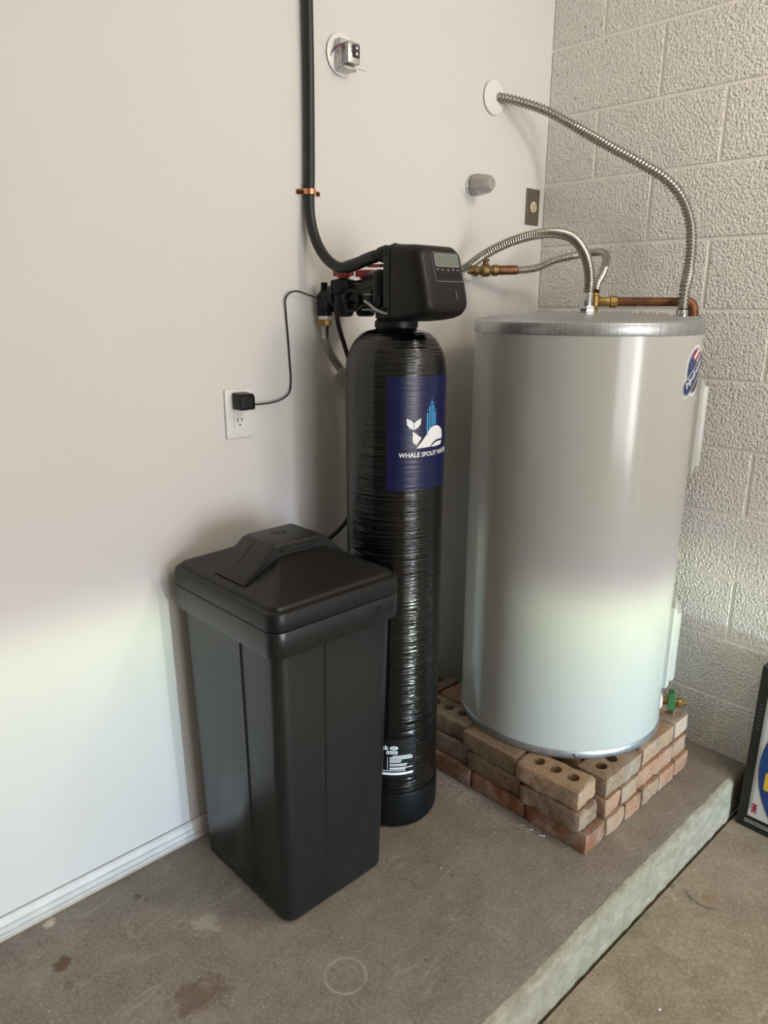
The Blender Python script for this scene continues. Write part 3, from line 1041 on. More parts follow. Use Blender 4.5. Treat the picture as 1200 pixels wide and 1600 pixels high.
cv = empty('wall_valve', (-0.40, 0, 1.525), 'tarnished brass stop valve on a white escutcheon beside the control head', 'valve')
b = B(); lathe(b, [(0.034, 0), (0.034, 0.004), (0.030, 0.008), (0.026, 0.018), (0.022, 0.020), (0.012, 0.020)], (-0.402, 0, 1.524), (0, -1, 0), 28)
obj('escutcheon', b, MT['white2'], cv, label='white wall escutcheon')
b = B()
p0, p1 = Vector((-0.402, -0.018, 1.527)), Vector((-0.318, -0.072, 1.530))
ax = (p1 - p0).normalized(); LL = (p1 - p0).length
lathe(b, [(0.011, -0.012), (0.011, 0.012), (0.016, 0.014), (0.016, 0.026), (0.012, 0.029), (0.013, 0.036), (0.019, 0.042), (0.019, 0.062), (0.013, 0.068), (0.013, 0.074), (0.017, 0.076), (0.017, LL - 0.008), (0.012, LL - 0.004)], p0, ax, 12)
lathe(b, [(0.009, 0), (0.009, 0.020), (0.012, 0.022), (0.012, 0.027), (0.006, 0.028), (0.006, 0.034)], p0 + ax * 0.052 + Vector((0, 0, 0.008)), (0, 0, 1), 10)
obj('valve_body', b, MT['oldbrass'], cv)
b = B(); cyl(b, p1 - ax * 0.006, Vector((-0.268, -0.0995, 1.5317)), 0.0145, n=18)
obj('copper_ferrule', b, MT['copper'], cv, label='dark copper ferrule')

cn = empty('flexible_conduit', (-0.2832, -0.004, 2.0419), 'grey spiral steel conduit looping from the upper wall plate to the heater top', 'conduit')
b = B()
corrugated(b, [(-0.2832, -0.004, 2.0419), (-0.2545, -0.04, 2.0328), (-0.1829, -0.11, 2.0045), (-0.1200, -0.18, 1.9585), (-0.1080, -0.30, 1.8877), (-0.0934, -0.40, 1.8302), (-0.0827, -0.48, 1.7793), (-0.0800, -0.535, 1.7224), (-0.0788, -0.565, 1.6602), (-0.0976, -0.585, 1.5974), (-0.1278, -0.60, 1.5261), (-0.1690, -0.615, 1.4728), (-0.1912, -0.625, 1.412)], 0.0130, 0.0023, 0.0115, 14, True, 8)
obj('spiral_tube', b, MT['conduit'], cn, smooth=60)
b = B(); lathe(b, [(0.0165, 0), (0.0165, 0.014), (0.0145, 0.018)], (-0.1912, -0.625, 1.3955), (0, 0, 1), 18)
obj('conduit_connector', b, MT['chrome'], cn)

wp = B(); lathe(wp, [(0.047, 0.003), (0.049, 0.0035), (0.049, 0.0065), (0.046, 0.0085), (0.012, 0.0095)], (-0.297, 0, 2.038), (0, -1, 0), 40)
wp_o = tag(obj('wall_plate', wp, MT['white2'], smooth=30), 'round white plate on the upper wall where the steel conduit comes out', 'wall plate')

# ================================================================== small wall fittings
# transformer
tr = empty('doorbell_transformer', (-0.911, 0, 2.031), 'small silver transformer with wires on a round plate high on the white wall', 'transformer')
b = B(); lathe(b, [(0.047, 0.003), (0.049, 0.0035), (0.049, 0.0055), (0.046, 0.0065), (0.02, 0.007)], (-0.911, 0, 2.031), (0, -1, 0), 40)
obj('cover_plate', b, MT['white2'], tr)
b = B(); box(b, -0.937, -0.888, -0.026, -0.006, 1.9955, 2.0615, 0.002, 1)
box(b, -0.934, -0.892, -0.040, -0.006, 1.990, 1.9985, 0.001, 1)
core = obj('core', b, MT['zinc'], tr, smooth=30)
b = B(); box(b, -0.927, -0.887, -0.047, -0.024, 2.004, 2.053, 0.003, 2)
obj('cap', b, MT['zinc'], tr, smooth=30)
b = B(); box(b, -0.912, -0.890, -0.050, -0.046, 2.018, 2.047, 0.001, 1)
term = obj('terminal_strip', b, MT['stk_black'], tr)
for k in range(2):
    b = B(); lathe(b, [(0.0045, 0), (0.0045, 0.002), (0.002, 0.003)], (-0.901, -0.050, 2.026 + k * 0.013), (0, -1, 0), 10)
    obj('terminal_screw', b, MT['screw'], term)
b = B(); box(b, -0.890, -0.872, -0.048, -0.045, 1.9935, 1.9965)
obj('mounting_tab', b, MT['zinc'], tr)
b = B(); tube(b, [(-0.945, -0.005, 2.030), (-0.940, -0.020, 2.040), (-0.932, -0.029, 2.042), (-0.920, -0.036, 2.033), (-0.915, -0.049, 2.031), (-0.903, -0.053, 2.028)], 0.0011, 0.004, 6)
obj('wire', b, MT['red_wire'], tr)
b = B(); tube(b, [(-0.952, -0.005, 2.018), (-0.946, -0.012, 2.034), (-0.938, -0.026, 2.046), (-0.925, -0.030, 2.047), (-0.914, -0.050, 2.040), (-0.903, -0.053, 2.041)], 0.0011, 0.004, 6)
obj('wire', b, MT['purple_wire'], tr)
for dx, dz in ((-0.034, -0.012), (0.02, -0.041)):
    b = B(); lathe(b, [(0.003, 0), (0.003, 0.0012), (0.001, 0.002)], (-0.911 + dx, -0.0045, 2.031 + dz), (0, -1, 0), 8)
    obj('screw', b, MT['screw'], tr)

# crystal tap handle
th = empty('tap_handle', (-0.393, 0, 1.777), 'faceted clear acrylic tap handle on a chrome flange in the upper wall', 'tap')
b = B(); lathe(b, [(0.037, 0), (0.037, 0.002), (0.033, 0.004), (0.030, 0.010), (0.012, 0.012)], (-0.393, 0, 1.777), (0, -1, 0), 32)
obj('flange', b, MT['white2'], th, label='pale round flange')
b = B(); lathe(b, [(0.030, 0.008), (0.031, 0.010), (0.031, 0.016), (0.027, 0.018), (0.010, 0.020), (0.010, 0.060)], (-0.393, 0, 1.777), (0, -1, 0), 24)
obj('collar', b, MT['chrome'], th)
b = B()
lathe(b, [(0.026, 0.0185), (0.0325, 0.024), (0.0315, 0.044), (0.0260, 0.074), (0.0180, 0.086)], (-0.393, 0, 1.777), (0, -1, 0), 8, phase=PI / 8)
obj('knob', b, MT['acrylic'], th, smooth=20)

# metal-plate outlet near the corner
oc = empty('outlet', (-0.068, 0, 1.743), 'brown metal outlet plate with one round socket close to the block wall', 'outlet')
b = B(); box(b, -0.1035, -0.0325, -0.006, 0.0, 1.686, 1.800, 0.0016, 1)
obj('plate', b, MT['bronze'], oc, smooth=30)
b = B(); lathe(b, [(0.0175, 0), (0.0175, 0.0022), (0.016, 0.003)], (-0.068, -0.0058, 1.743), (0, -1, 0), 28)
rc = obj('receptacle', b, MT['ivory'], oc, label='round ivory socket')
for dx, dz, sx, sz in ((-0.006, 0.004, 0.0012, 0.004), (0.006, 0.004, 0.0012, 0.004), (0, -0.008, 0.0022, 0.0022)):
    b = B(); box(b, -0.068 + dx - sx, -0.068 + dx + sx, -0.0095, -0.0085, 1.743 + dz - sz, 1.743 + dz + sz)
    obj('slot', b, MT['dark'], rc)

# white duplex outlet
ow = empty('outlet', (-1.264, 0, 1.1565), 'white two-socket outlet plate low on the left wall', 'outlet')
b = B(); box(b, -1.3035, -1.2235, -0.0065, 0.0, 1.0945, 1.2185, 0.003, 2)
obj('plate', b, MT['white'], ow, smooth=30)
for zc in (1.1370, 1.1770):
    t = bmesh.new()
    pts = rrect_pts(-1.2655, zc, 0.0165, 0.0180, 0.006, 4)
    loft(t, [[(x, -0.0060, z) for x, z in pts], [(x, -0.0085, z) for x, z in pts]])
    rc = obj('receptacle', t, MT['white'], ow)
    for dx, dz, sx, sz in ((-0.006, 0.004, 0.0011, 0.005), (0.006, 0.004, 0.0011, 0.004), (0, -0.009, 0.002, 0.0022)):
        b = B(); box(b, -1.2655 + dx - sx, -1.2655 + dx + sx, -0.0092, -0.0082, zc + dz - sz, zc + dz + sz)
        obj('slot', b, MT['dark'], rc)
b = B(); lathe(b, [(0.0028, 0), (0.0028, 0.001), (0.001, 0.0016)], (-1.2635, -0.0065, 1.106), (0, -1, 0), 10)
obj('screw', b, MT['white'], ow)

# plug-in adapter and its cord
pw = empty('power_adapter', (-1.2655, -0.03, 1.19), 'small black plug-in power adapter with a thin cord in the white outlet', 'power adapter')
b = B()
t = bmesh.new()
sec = [(-0.0095, -0.0195), (-0.0480, -0.0195), (-0.0520, -0.0160), (-0.0520, 0.0120), (-0.0460, 0.0200), (-0.0095, 0.0215)]
loft(t, [[(x, y, 1.1890 + z) for y, z in sec] for x in (-1.2845, -1.2460)])
bmesh.ops.bevel(t, geom=list(t.edges), offset=0.0014, segments=2, profile=0.5, affect='EDGES')
obj('adapter_body', t, MT['blk'], pw, smooth=35)
b = B(); box(b, -1.276, -1.2545, -0.0528, -0.0518, 1.176, 1.198)
obj('adapter_label', b, MT['blk2'], pw)
b = B()
tube(b, [(-1.2465, -0.030, 1.1795), (-1.2311, -0.030, 1.179), (-1.1831, -0.02, 1.1772), (-1.1367, -0.012, 1.1825), (-1.1083, -0.008, 1.1967), (-1.0997, -0.005, 1.2196), (-1.1015, -0.005, 1.2863), (-1.1053, -0.005, 1.3519), (-1.1093, -0.005, 1.4081), (-1.1118, -0.008, 1.4351), (-1.102, -0.012, 1.4509), (-1.0798, -0.018, 1.4559), (-1.052, -0.022, 1.4483), (-1.018, -0.030, 1.438), (-0.99, -0.055, 1.428), (-0.96, -0.12, 1.425), (-0.95, -0.31, 1.43)], 0.0021, 0.008, 8)
obj('cord', b, MT['rubber'], pw)

# black poly drain pipe with a copper clamp
dpipe = empty('drain_pipe', (-1.027, -0.016, 2.6), 'black poly drain pipe running down the wall and curving to the softener valve', 'pipe')
b = B()
tube(b, [(-1.020, -0.016, 2.645), (-1.0245, -0.016, 2.3), (-1.0265, -0.016, 2.1217), (-1.0270, -0.016, 1.9724), (-1.0285, -0.016, 1.8567), (-1.0317, -0.017, 1.7347), (-1.0339, -0.017, 1.6941), (-1.0364, -0.02, 1.6514), (-1.0371, -0.03, 1.6095), (-1.0338, -0.05, 1.5657), (-1.0271, -0.08, 1.5309), (-1.0187, -0.115, 1.5132), (-1.0086, -0.15, 1.5171), (-1.0038, -0.19, 1.5279), (-0.9946, -0.225, 1.5374), (-0.990, -0.238, 1.5405)], 0.0132, 0.012, 18)
obj('poly_tube', b, MT['poly'], dpipe, smooth=60)
b = B(); tube(b, [(-1.0145, -0.135, 1.5135), (-1.0070, -0.165, 1.5205), (-1.0000, -0.205, 1.5325), (-0.9946, -0.225, 1.5374)], 0.0150, 0.008, 18)
obj('hose_sleeve', b, MT['poly'], dpipe, smooth=60)
cl = empty('pipe_clamp', (-1.0335, 0, 1.697), 'shiny copper strap holding the black drain pipe to the wall', 'pipe clamp')
t = bmesh.new()
pr = []
for k in range(17):
    a = PI * k / 16
    pr.append((-1.0337 - 0.0150 * math.cos(a), -0.018 - 0.0150 * math.sin(a)))
pr = [(-1.064, -0.0012), (-1.0495, -0.0012)] + pr + [(-1.018, -0.0012), (-0.988, -0.0012)]
inn = [(x * 1.0, y) for x, y in pr]
outp = []
for i, (x, y) in enumerate(pr):
    a = pr[max(0, i - 1)]; c = pr[min(len(pr) - 1, i + 1)]
    d = Vector((c[0] - a[0], c[1] - a[1])).normalized()
    outp.append((x + d.y * 0.0012, y - d.x * 0.0012))
ring = pr + outp[::-1]
nn = len(pr)
lo = [t.verts.new((x, y, 1.691)) for x, y in ring]; hi = [t.verts.new((x, y, 1.7035)) for x, y in ring]
m_ = len(ring)
for i in range(m_):
    j = (i + 1) % m_
    t.faces.new((lo[i], lo[j], hi[j], hi[i]))
for i in range(nn - 1):
    for L_ in (lo, hi):
        t.faces.new((L_[i], L_[i + 1], L_[m_ - 2 - i], L_[m_ - 1 - i]))
obj('strap', t, MT['newcopper'], cl)
for x in (-1.0575, -0.9945):
    b = B(); lathe(b, [(0.0055, 0), (0.0055, 0.002), (0.0035, 0.0042), (0.0012, 0.0045)], (x, -0.0022, 1.6972), (0, -1, 0), 12)
    obj('screw', b, MT['stk_black'], cl, label='black screw')

# ================================================================== water softener
TC = (-0.958, -0.258)
RT = 0.1275
soft = empty('water_softener', (*TC, 0), 'slim tall glossy black softener tank with a navy whale label and control head', 'water softener')
b = B()
prof = [(0.118, 0.05), (RT, 0.10), (RT, 1.255)]
for k in range(1, 15):
    a = PI / 2 * k / 15
    prof.append((0.052 + (RT - 0.052) * math.cos(a) ** 0.9, 1.255 + 0.110 * math.sin(a)))
prof += [(0.052, 1.366), (0.050, 1.372)]
lathe(b, prof, (*TC, 0), n=128)
obj('tank', b, MT['tank'], soft, smooth=50)
b = B(); lathe(b, [(0.112, 0.0), (0.121, 0.002), (0.1275, 0.012), (0.1300, 0.030), (0.1300, 0.104), (0.1285, 0.110), (0.126, 0.110)], (*TC, 0), n=96)
obj('tank_boot', b, MT['boot'], soft, smooth=50)
U = lambda deg: math.radians(deg) * RT
# navy label
t = flat_poly([(U(-144), 0.981), (U(-38), 0.981), (U(-38), 1.2575), (U(-144), 1.2575)])
t2 = flat_poly([(U(-144), 0.981), (U(-38), 0.981), (U(-38), 1.2600), (U(-144), 1.2600)]); t.free()
label = obj('brand_label', on_cyl(t2, TC, RT, 0.0007), MT['navy'], soft, smooth=30, label='navy label with a white whale logo')
def lab(name, pts, m, off=0.0012):
    return obj(name, on_cyl(flat_poly([(U(a), z) for a, z in pts]), TC, RT, off), m, label, smooth=0)
lab('whale_fluke', [(-122.4, 1.1603), (-122.0, 1.1464), (-119.3, 1.1377), (-114.2, 1.1318), (-114.3, 1.149), (-117.7, 1.1557)], MT['white_print'])
lab('whale_fluke', [(-113.6, 1.1489), (-113.5, 1.1324), (-108.8, 1.1376), (-105.9, 1.1458), (-105.5, 1.1596), (-110.0, 1.1549)], MT['white_print'])
lab('whale_tail', [(-115.2, 1.1283), (-115.1, 1.1018), (-110.6, 1.0936), (-104.5, 1.111)], MT['white_print'])
lab('whale_body', [(-111.0, 1.086), (-105.7, 1.0982), (-99.0, 1.1154), (-94.1, 1.1295), (-91.5, 1.1345), (-88.7, 1.1369), (-85.2, 1.1382), (-81.7, 1.1376), (-78.0, 1.1352), (-74.9, 1.131), (-72.2, 1.1265), (-70.5, 1.1205), (-69.6, 1.1093), (-70.4, 1.1027), (-79.2, 1.1028), (-83.0, 1.1018), (-86.0, 1.0995), (-89.5, 1.0945), (-92.0, 1.0874), (-101.0, 1.0864)], MT['white_print'])
lab('whale_jaw', [(-90.6, 1.0864), (-87.3, 1.0927), (-84.5, 1.0958), (-81.6, 1.0975), (-70.5, 1.0980), (-72.7, 1.0879), (-81.6, 1.0865)], MT['white_print'])
lab('whale_eye', [(-75.6, 1.112), (-74.6, 1.112), (-74.6, 1.1132), (-75.6, 1.1132)], MT['navy'], 0.0016)
for s in ([(-98.2, 1.1712), (-97.7, 1.1150), (-95.9, 1.1205), (-96.4, 1.1709)], [(-95.0, 1.1878), (-94.3, 1.1290), (-92.5, 1.1335), (-93.1, 1.1874)],
          [(-91.8, 1.201), (-90.9, 1.1360), (-89.2, 1.1390), (-90.1, 1.2007)], [(-88.7, 1.1887), (-87.9, 1.1395), (-86.4, 1.1405), (-87.1, 1.1884)],
          [(-85.7, 1.173), (-85.2, 1.1405), (-83.7, 1.1405), (-84.3, 1.1727)]):
    lab('spout_jet', s, MT['blue_print'])
for a, z in ((-96.9, 1.1787), (-93.8, 1.1946), (-90.8, 1.2068), (-87.9, 1.195), (-85.2, 1.1788)):
    lab('spout_drop', [(a + 0.75 * math.cos(k * PI / 4), z + 0.0017 * math.sin(k * PI / 4)) for k in range(8)], MT['blue_print'])
t = text_bm('WHALE SPOUT WATER', 0.0108, 0.022, 0, U(-56) - U(-130.7))
obj('brand_lettering', on_cyl(t, TC, RT, 0.0012, U(-130.7), 1.0650), MT['white_print'], label, smooth=0)
# specification label low on the tank
t = flat_poly([(U(-196), 0.165), (U(-104), 0.165), (U(-104), 0.285), (U(-196), 0.285)])
spec = obj('spec_label', on_cyl(t, TC, RT, 0.0007), MT['black_print'], soft, smooth=30, label='black data label with white print low on the tank')
def spl(name, a0, a1, z0, z1, m=MT['white_print'], off=0.0012):
    return obj(name, on_cyl(flat_poly([(U(a0), z0), (U(a1), z0), (U(a1), z1), (U(a0), z1)]), TC, RT, off), m, spec, smooth=0)
t = text_bm('ck', 0.0125, 0.03, 0, 0.018)
obj('label_lettering', on_cyl(t, TC, RT, 0.0012, U(-147.0), 0.2535), MT['white_print'], spec, smooth=0)
obj('label_globe', on_cyl(flat_poly([(U(-132.5) + 0.0115 * math.cos(2 * PI * k / 20), 0.2585 + 0.0058 * math.sin(2 * PI * k / 20)) for k in range(20)]), TC, RT, 0.0012), MT['white_print'], spec, smooth=0)
obj('label_globe_line', on_cyl(flat_poly([(U(-132.5) + 0.0075 * math.cos(2 * PI * k / 20), 0.2585 + 0.0034 * math.sin(2 * PI * k / 20)) for k in range(20)]), TC, RT, 0.0016), MT['stk_grey'], spec, smooth=0)
spl('label_size_panel', -141.7, -128.3, 0.2395, 0.2495)
t = text_bm('10x54', 0.0072, 0.012, 0, 0.024)
obj('label_size_lettering', on_cyl(t, TC, RT, 0.0016, U(-140.6), 0.2408), MT['black_print'], spec, smooth=0)
t = text_bm('10x54', 0.0072, 0.012, 0, 0.024); t.free()
for k, (a1, z) in enumerate(((-111, 0.2335), (-108.8, 0.2290), (-109, 0.2245), (-123, 0.2195), (-124, 0.2150), (-115.7, 0.2080), (-117, 0.2035), (-108.7, 0.1965), (-118, 0.1930))):
    spl('label_text_line', -137.8 if k != 0 else -134, a1, z - 0.0012, z + 0.0012)
spl('label_text_line', -160, -118, 0.1868, 0.1888)
spl('label_rule', -176, -107.8, 0.1745, 0.1818)
spl('label_divider', -140.6, -140.1, 0.192, 0.232)

# neck adapter
b = B()
lathe(b, [(0.050, 1.368), (0.054, 1.370), (0.054, 1.384), (0.050, 1.386), (0.048, 1.390), (0.052, 1.392), (0.052, 1.404), (0.046, 1.406), (0.046, 1.44)], (*TC, 0), n=40)
obj('tank_adapter', b, MT['blk'], soft, smooth=30)
b = B()
box(b, -1.013, -0.975, -0.318, -0.300, 1.4035, 1.4135, 0.001, 1)
obj('retaining_clip', b, MT['greywire'], soft, label='pale clip below the valve body')

# control head cover
HX = -0.9635
def head_sec(w, z0, z1, r, y, slope):
    pts = rrect_pts(0, (z0 + z1) / 2, w, (z1 - z0) / 2, r, 7)
    return [(HX + x, y - slope * (1.556 - z), z) for x, z in pts]
t = bmesh.new()
loft(t, [head_sec(0.081, 1.388, 1.557, 0.022, -0.322, 0.0), head_sec(0.083, 1.386, 1.558, 0.022, -0.326, 0.0), head_sec(0.083, 1.386, 1.558, 0.022, -0.334, 0.02),
         head_sec(0.0815, 1.388, 1.557, 0.024, -0.352, 0.08), head_sec(0.079, 1.393, 1.556, 0.027, -0.376, 0.16), head_sec(0.0765, 1.399, 1.5545, 0.029, -0.388, 0.22),
         head_sec(0.072, 1.407, 1.551, 0.030, -0.3965, 0.255), head_sec(0.066, 1.416, 1.546, 0.028, -0.4005, 0.27), head_sec(0.058, 1.426, 1.539, 0.022, -0.4020, 0.275)])
head = obj('control_head', t, MT['head'], soft, smooth=50)
b = B(); pts = rrect_pts(0, 1.472, 0.0845, 0.0875, 0.023, 6)
loft(b, [[(HX + x, -0.3185, z) for x, z in pts], [(HX + x, -0.3245, z) for x, z in pts]])
obj('back_plate', b, MT['blk2'], head, smooth=40)
def face_pt(x, z, off=0.0):
    s = 0.275
    n = Vector((0, -1, -s)).normalized()
    return Vector((HX + x, -0.4020 - s * (1.556 - z), z)) + n * off
def face_poly(pts, off, th=0.0):
    t = bmesh.new()
    f = [t.verts.new(face_pt(x, z, off)) for x, z in pts]
    if th:
        g = [t.verts.new(face_pt(x, z, off - th)) for x, z in pts]
        n = len(pts)
        t.faces.new(f)
        for i in range(n):
            j = (i + 1) % n
            t.faces.new((f[i], f[j], g[j], g[i]))
    else:
        t.faces.new(f)
    return t
def frame_ring(pts, inner, off):
    t = bmesh.new()
    f = [t.verts.new(face_pt(x, z, off)) for x, z in pts]
    g = [t.verts.new(face_pt(x, z, off)) for x, z in inner]
    n = len(pts)
    for i in range(n):
        j = (i + 1) % n
        t.faces.new((f[i], f[j], g[j], g[i]))
    return t
PX, PZ = 0.0135, 1.5075       # centre of the panel on the face
obj('keypad_panel', face_poly(rrect_pts(PX, PZ, 0.0480, 0.0325, 0.006, 4), 0.0006, 0.002), MT['blk'], head, smooth=0)
obj('keypad_border', frame_ring(rrect_pts(PX, PZ, 0.0475, 0.0320, 0.006, 4), rrect_pts(PX, PZ, 0.0463, 0.0308, 0.005, 4), 0.0010), MT['greyline'], head, smooth=0, label='thin grey outline round the keypad')
disp = obj('display', face_poly(rrect_pts(PX + 0.0005, 1.5225, 0.0385, 0.0125, 0.0015, 2), 0.0010, 0.001), MT['lcd'], head, smooth=0, label='blank grey-green display')
obj('display_border', frame_ring(rrect_pts(PX + 0.0005, 1.5225, 0.0400, 0.0138, 0.002, 2), rrect_pts(PX + 0.0005, 1.5225, 0.0385, 0.0125, 0.0015, 2), 0.0014), MT['iconprint'], head, smooth=0)
for k, txt in enumerate(('SET', 'NEXT', '\u25b2', '\u25bc', 'REGEN')):
    x = PX - 0.034 + k * 0.0172
    if len(txt) > 1:
        t = text_bm(txt, 0.0030, 0.012, 0, 0.0095 if k != 1 else 0.0085)
        dx = 0.0095 / 2
        for v in t.verts:
            v.co = face_pt(x - dx + v.co.x, 1.5005 + v.co.y, 0.0012)
        obj('key_lettering', t, MT['iconprint'], head, smooth=0)
    else:
        s = 1 if k == 2 else -1
        obj('key_arrow', face_poly([(x - 0.0032, 1.502 - s * 0.0022), (x + 0.0032, 1.502 - s * 0.0022), (x, 1.502 + s * 0.0022)], 0.0012), MT['iconprint'], head, smooth=0)
    b = B()
    n_ = Vector((0, -1, -0.275))
    lathe(b, [(0.0048, 0), (0.0048, 0.0008), (0.003, 0.0016)], face_pt(x, 1.4875, 0.0004), n_, 14)
    obj('button', b, MT['blk2'], head)
obj('cover_notch', face_poly([(0.027, 1.436), (0.0285, 1.436), (0.0285, 1.457), (0.027, 1.457)], 0.0022, 0.004), MT['greyline'], head, smooth=0, label='thin upright ridge on the cover')

# valve body and bypass
b = B()
cyl(b, (HX, -0.315, 1.455), (HX, -0.19, 1.455), 0.052, n=28)
box(b, HX - 0.07, HX + 0.07, -0.3185, -0.285, 1.412, 1.53, 0.008, 2)
obj('valve_body', b, MT['blk'], soft, smooth=40)
b = B()
for x in (-0.997, -0.921):
    cyl(b, (x, -0.300, 1.443), (x, -0.060, 1.443), 0.023, n=22)
    lathe(b, [(0.029, 0), (0.029, 0.025), (0.027, 0.027)], (x, -0.235, 1.443), (0, 1, 0), 12)
    lathe(b, [(0.030, 0.0), (0.030, 0.028)], (x, -0.060, 1.443), (0, -1, 0), 14)
    lathe(b, [(0.018, 0), (0.024, 0.004), (0.027, 0.02), (0.027, 0.055), (0.031, 0.058), (0.031, 0.090), (0.022, 0.092), (0.010, 0.095), (0.010, 0.102)], (x, -0.103, 1.393), (0, 0, 1), 26)
box(b, -1.0, -0.92, -0.200, -0.110, 1.42, 1.476, 0.008, 2)
by = obj('bypass_valve', b, MT['blk'], soft, smooth=35)
# ribs on the near rotor collar
b = B()
for k in range(26):
    a = 2 * PI * k / 26
    p = Vector((-0.997 + 0.0312 * math.cos(a), -0.103 + 0.0312 * math.sin(a), 1.453))
    cyl(b, p, p + Vector((0, 0, 0.029)), 0.0016, n=6)
obj('collar_ribs', b, MT['blk'], by, kind='stuff')
# round end cap facing the room
b = B()
lathe(b, [(0.018, -0.03), (0.024, -0.012), (0.0285, -0.004), (0.0285, 0.0), (0.0265, 0.0025), (0.0235, 0.0025), (0.0215, -0.002), (0.0215, -0.016), (0.0, -0.016)], (-1.028, -0.166, 1.4325), (-1, 0, 0), 36)
obj('end_cap', b, MT['blk2'], by, smooth=40, label='round hollow end cap on the bypass side')
# domed elbow beside the head
b = B()
lathe(b, [(0.0185, 0.0), (0.0185, 0.062), (0.0175, 0.066), (0.0150, 0.073), (0.0095, 0.079), (0, 0.081)], (-1.014, -0.258, 1.425), (0, 0, 1), 26)
lathe(b, [(0.0125, -0.02), (0.0125, 0.003), (0.0105, 0.004), (0.0085, 0.001), (0, 0.001)], (-1.030, -0.268, 1.4305), (-1, 0, 0), 24)
cyl(b, (-1.014, -0.255, 1.435), (-0.97, -0.24, 1.44), 0.015, n=16)
obj('injector_elbow', b, MT['blk2'], by, smooth=40)
# drain elbow the poly pipe plugs into
b = B()
lathe(b, [(0.017, 0), (0.0185, 0.002), (0.0185, 0.024), (0.015, 0.028), (0.015, 0.05)], (-0.9915, -0.2330, 1.5385), Vector((0.009, -0.03, 0.0085)), 18)
box(b, -1.003, -0.955, -0.2960, -0.250, 1.520, 1.560, 0.006, 2)
cyl(b, (-0.975, -0.272, 1.47), (-0.975, -0.272, 1.54), 0.017, n=18)
obj('drain_elbow', b, MT['blk'], by, smooth=40)
# red handles
for x, nm in ((-0.997, 0), (-0.921, 1)):
    b = B()
    box(b, x - 0.011, x + 0.011, -0.133, -0.073, 1.4935, 1.511, 0.002, 1)
    lathe(b, [(0.016, 0), (0.016, 0.007)], (x, -0.103, 1.489), (0, 0, 1), 16)
    obj('bypass_handle', b, MT['red'], by, smooth=30, label='red bypass handle')
for x, y, z in ((-0.985, -0.215, 1.512), (-1.0, -0.312, 1.508)):
    t = bmesh.new()
    loft(t, [[(x - 0.014, y + 0.020, z), (x + 0.014, y + 0.020, z), (x + 0.006, y - 0.018, z), (x - 0.006, y - 0.018, z)], [(x - 0.014, y + 0.020, z + 0.007), (x + 0.014, y + 0.020, z + 0.007), (x + 0.006, y - 0.018, z + 0.007), (x - 0.006, y - 0.018, z + 0.007)]])
    obj('clip', t, MT['red'], by, smooth=0, label='small red retaining clip')
b = B(); tube(b, [(-1.032, -0.222, 1.4325), (-1.036, -0.245, 1.424), (-1.040, -0.275, 1.411), (-1.036, -0.305, 1.4035), (-1.022, -0.3185, 1.404)], 0.0030, 0.005, 8)
obj('grey_wire', b, MT['greywire'], by, label='short grey wire looping below the bypass')
for z, y0, y1 in ((1.4475, -0.24, -0.212), (1.4115, -0.262, -0.205)):
    b = B(); cyl(b, (-1.024, y0, z), (-1.024, y1, z), 0.0022, n=8)
    obj('bolt', b, MT['greyline'], by)
# wall-end elbow of the near port
b = B()
lathe(b, [(0.022, -0.004), (0.022, 0.012), (0.028, 0.014), (0.028, 0.034), (0.024, 0.036)], (-0.999, -0.030, 1.432), (0, -1, 0), 24)
lathe(b, [(0.019, 0), (0.0205, 0.002), (0.0205, 0.052), (0.014, 0.060), (0.009, 0.066), (0.009, 0.083), (0.007, 0.085)], (-1.003, -0.032, 1.394), (0, 0, 1), 24)
obj('inlet_elbow', b, MT['blk'], by, smooth=35)

# braided hose hanging from the elbow
bh = empty('braided_hose', (-1.0, -0.032, 1.39), 'braided hose with a brass nut hanging from the softener inlet beside the wall', 'hose')
b = B(); lathe(b, [(0.0165, 0), (0.0165, 0.009)], (-1.003, -0.032, 1.3850), (0, 0, 1), 24)
obj('gasket_ring', b, MT['white'], bh, label='white sealing ring')
b = B(); lathe(b, [(0.0165, 0.0), (0.0185, 0.002), (0.0185, 0.015), (0.0165, 0.017)], (-1.003, -0.032, 1.3680), (0, 0, 1), 10)
obj('hose_nut', b, MT['brass'], bh, smooth=20)
b = B(); lathe(b, [(0.0110, 0.0), (0.0110, 0.027), (0.0125, 0.029), (0.0125, 0.033)], (-1.0025, -0.033, 1.3360), (0, 0, 1), 20)
obj('crimp_sleeve', b, MT['chrome'], bh)
b = B(); tube(b, [(-1.0025, -0.033, 1.340), (-0.9995, -0.034, 1.320), (-0.990, -0.035, 1.300), (-0.976, -0.035, 1.2800), (-0.952, -0.034, 1.254), (-0.920, -0.034, 1.226), (-0.88, -0.034, 1.19), (-0.84, -0.03, 1.10), (-0.83, -0.016, 1.02), (-0.83, -0.004, 1.00)], 0.0108, 0.008, 16)
obj('braided_tube', b, MT['braid'], bh, smooth=60)
t = bmesh.new()
q = [(-0.990, -0.046, 1.231), (-0.958, -0.048, 1.262), (-0.918, -0.048, 1.225), (-0.950, -0.046, 1.194)]
f = [t.verts.new(p) for p in q]; g = [t.verts.new((p[0], p[1] - 0.0006, p[2])) for p in q]
t.faces.new(f); t.faces.new(g)
for i in range(4):
    j = (i + 1) % 4
    t.faces.new((f[i], f[j], g[j], g[i]))
hang = obj('paper_tag', t, MT['card_white'], bh, smooth=0, label='pale printed tag round the hose')
a_, b_, d_ = Vector(q[0]), Vector(q[1]), Vector(q[3])
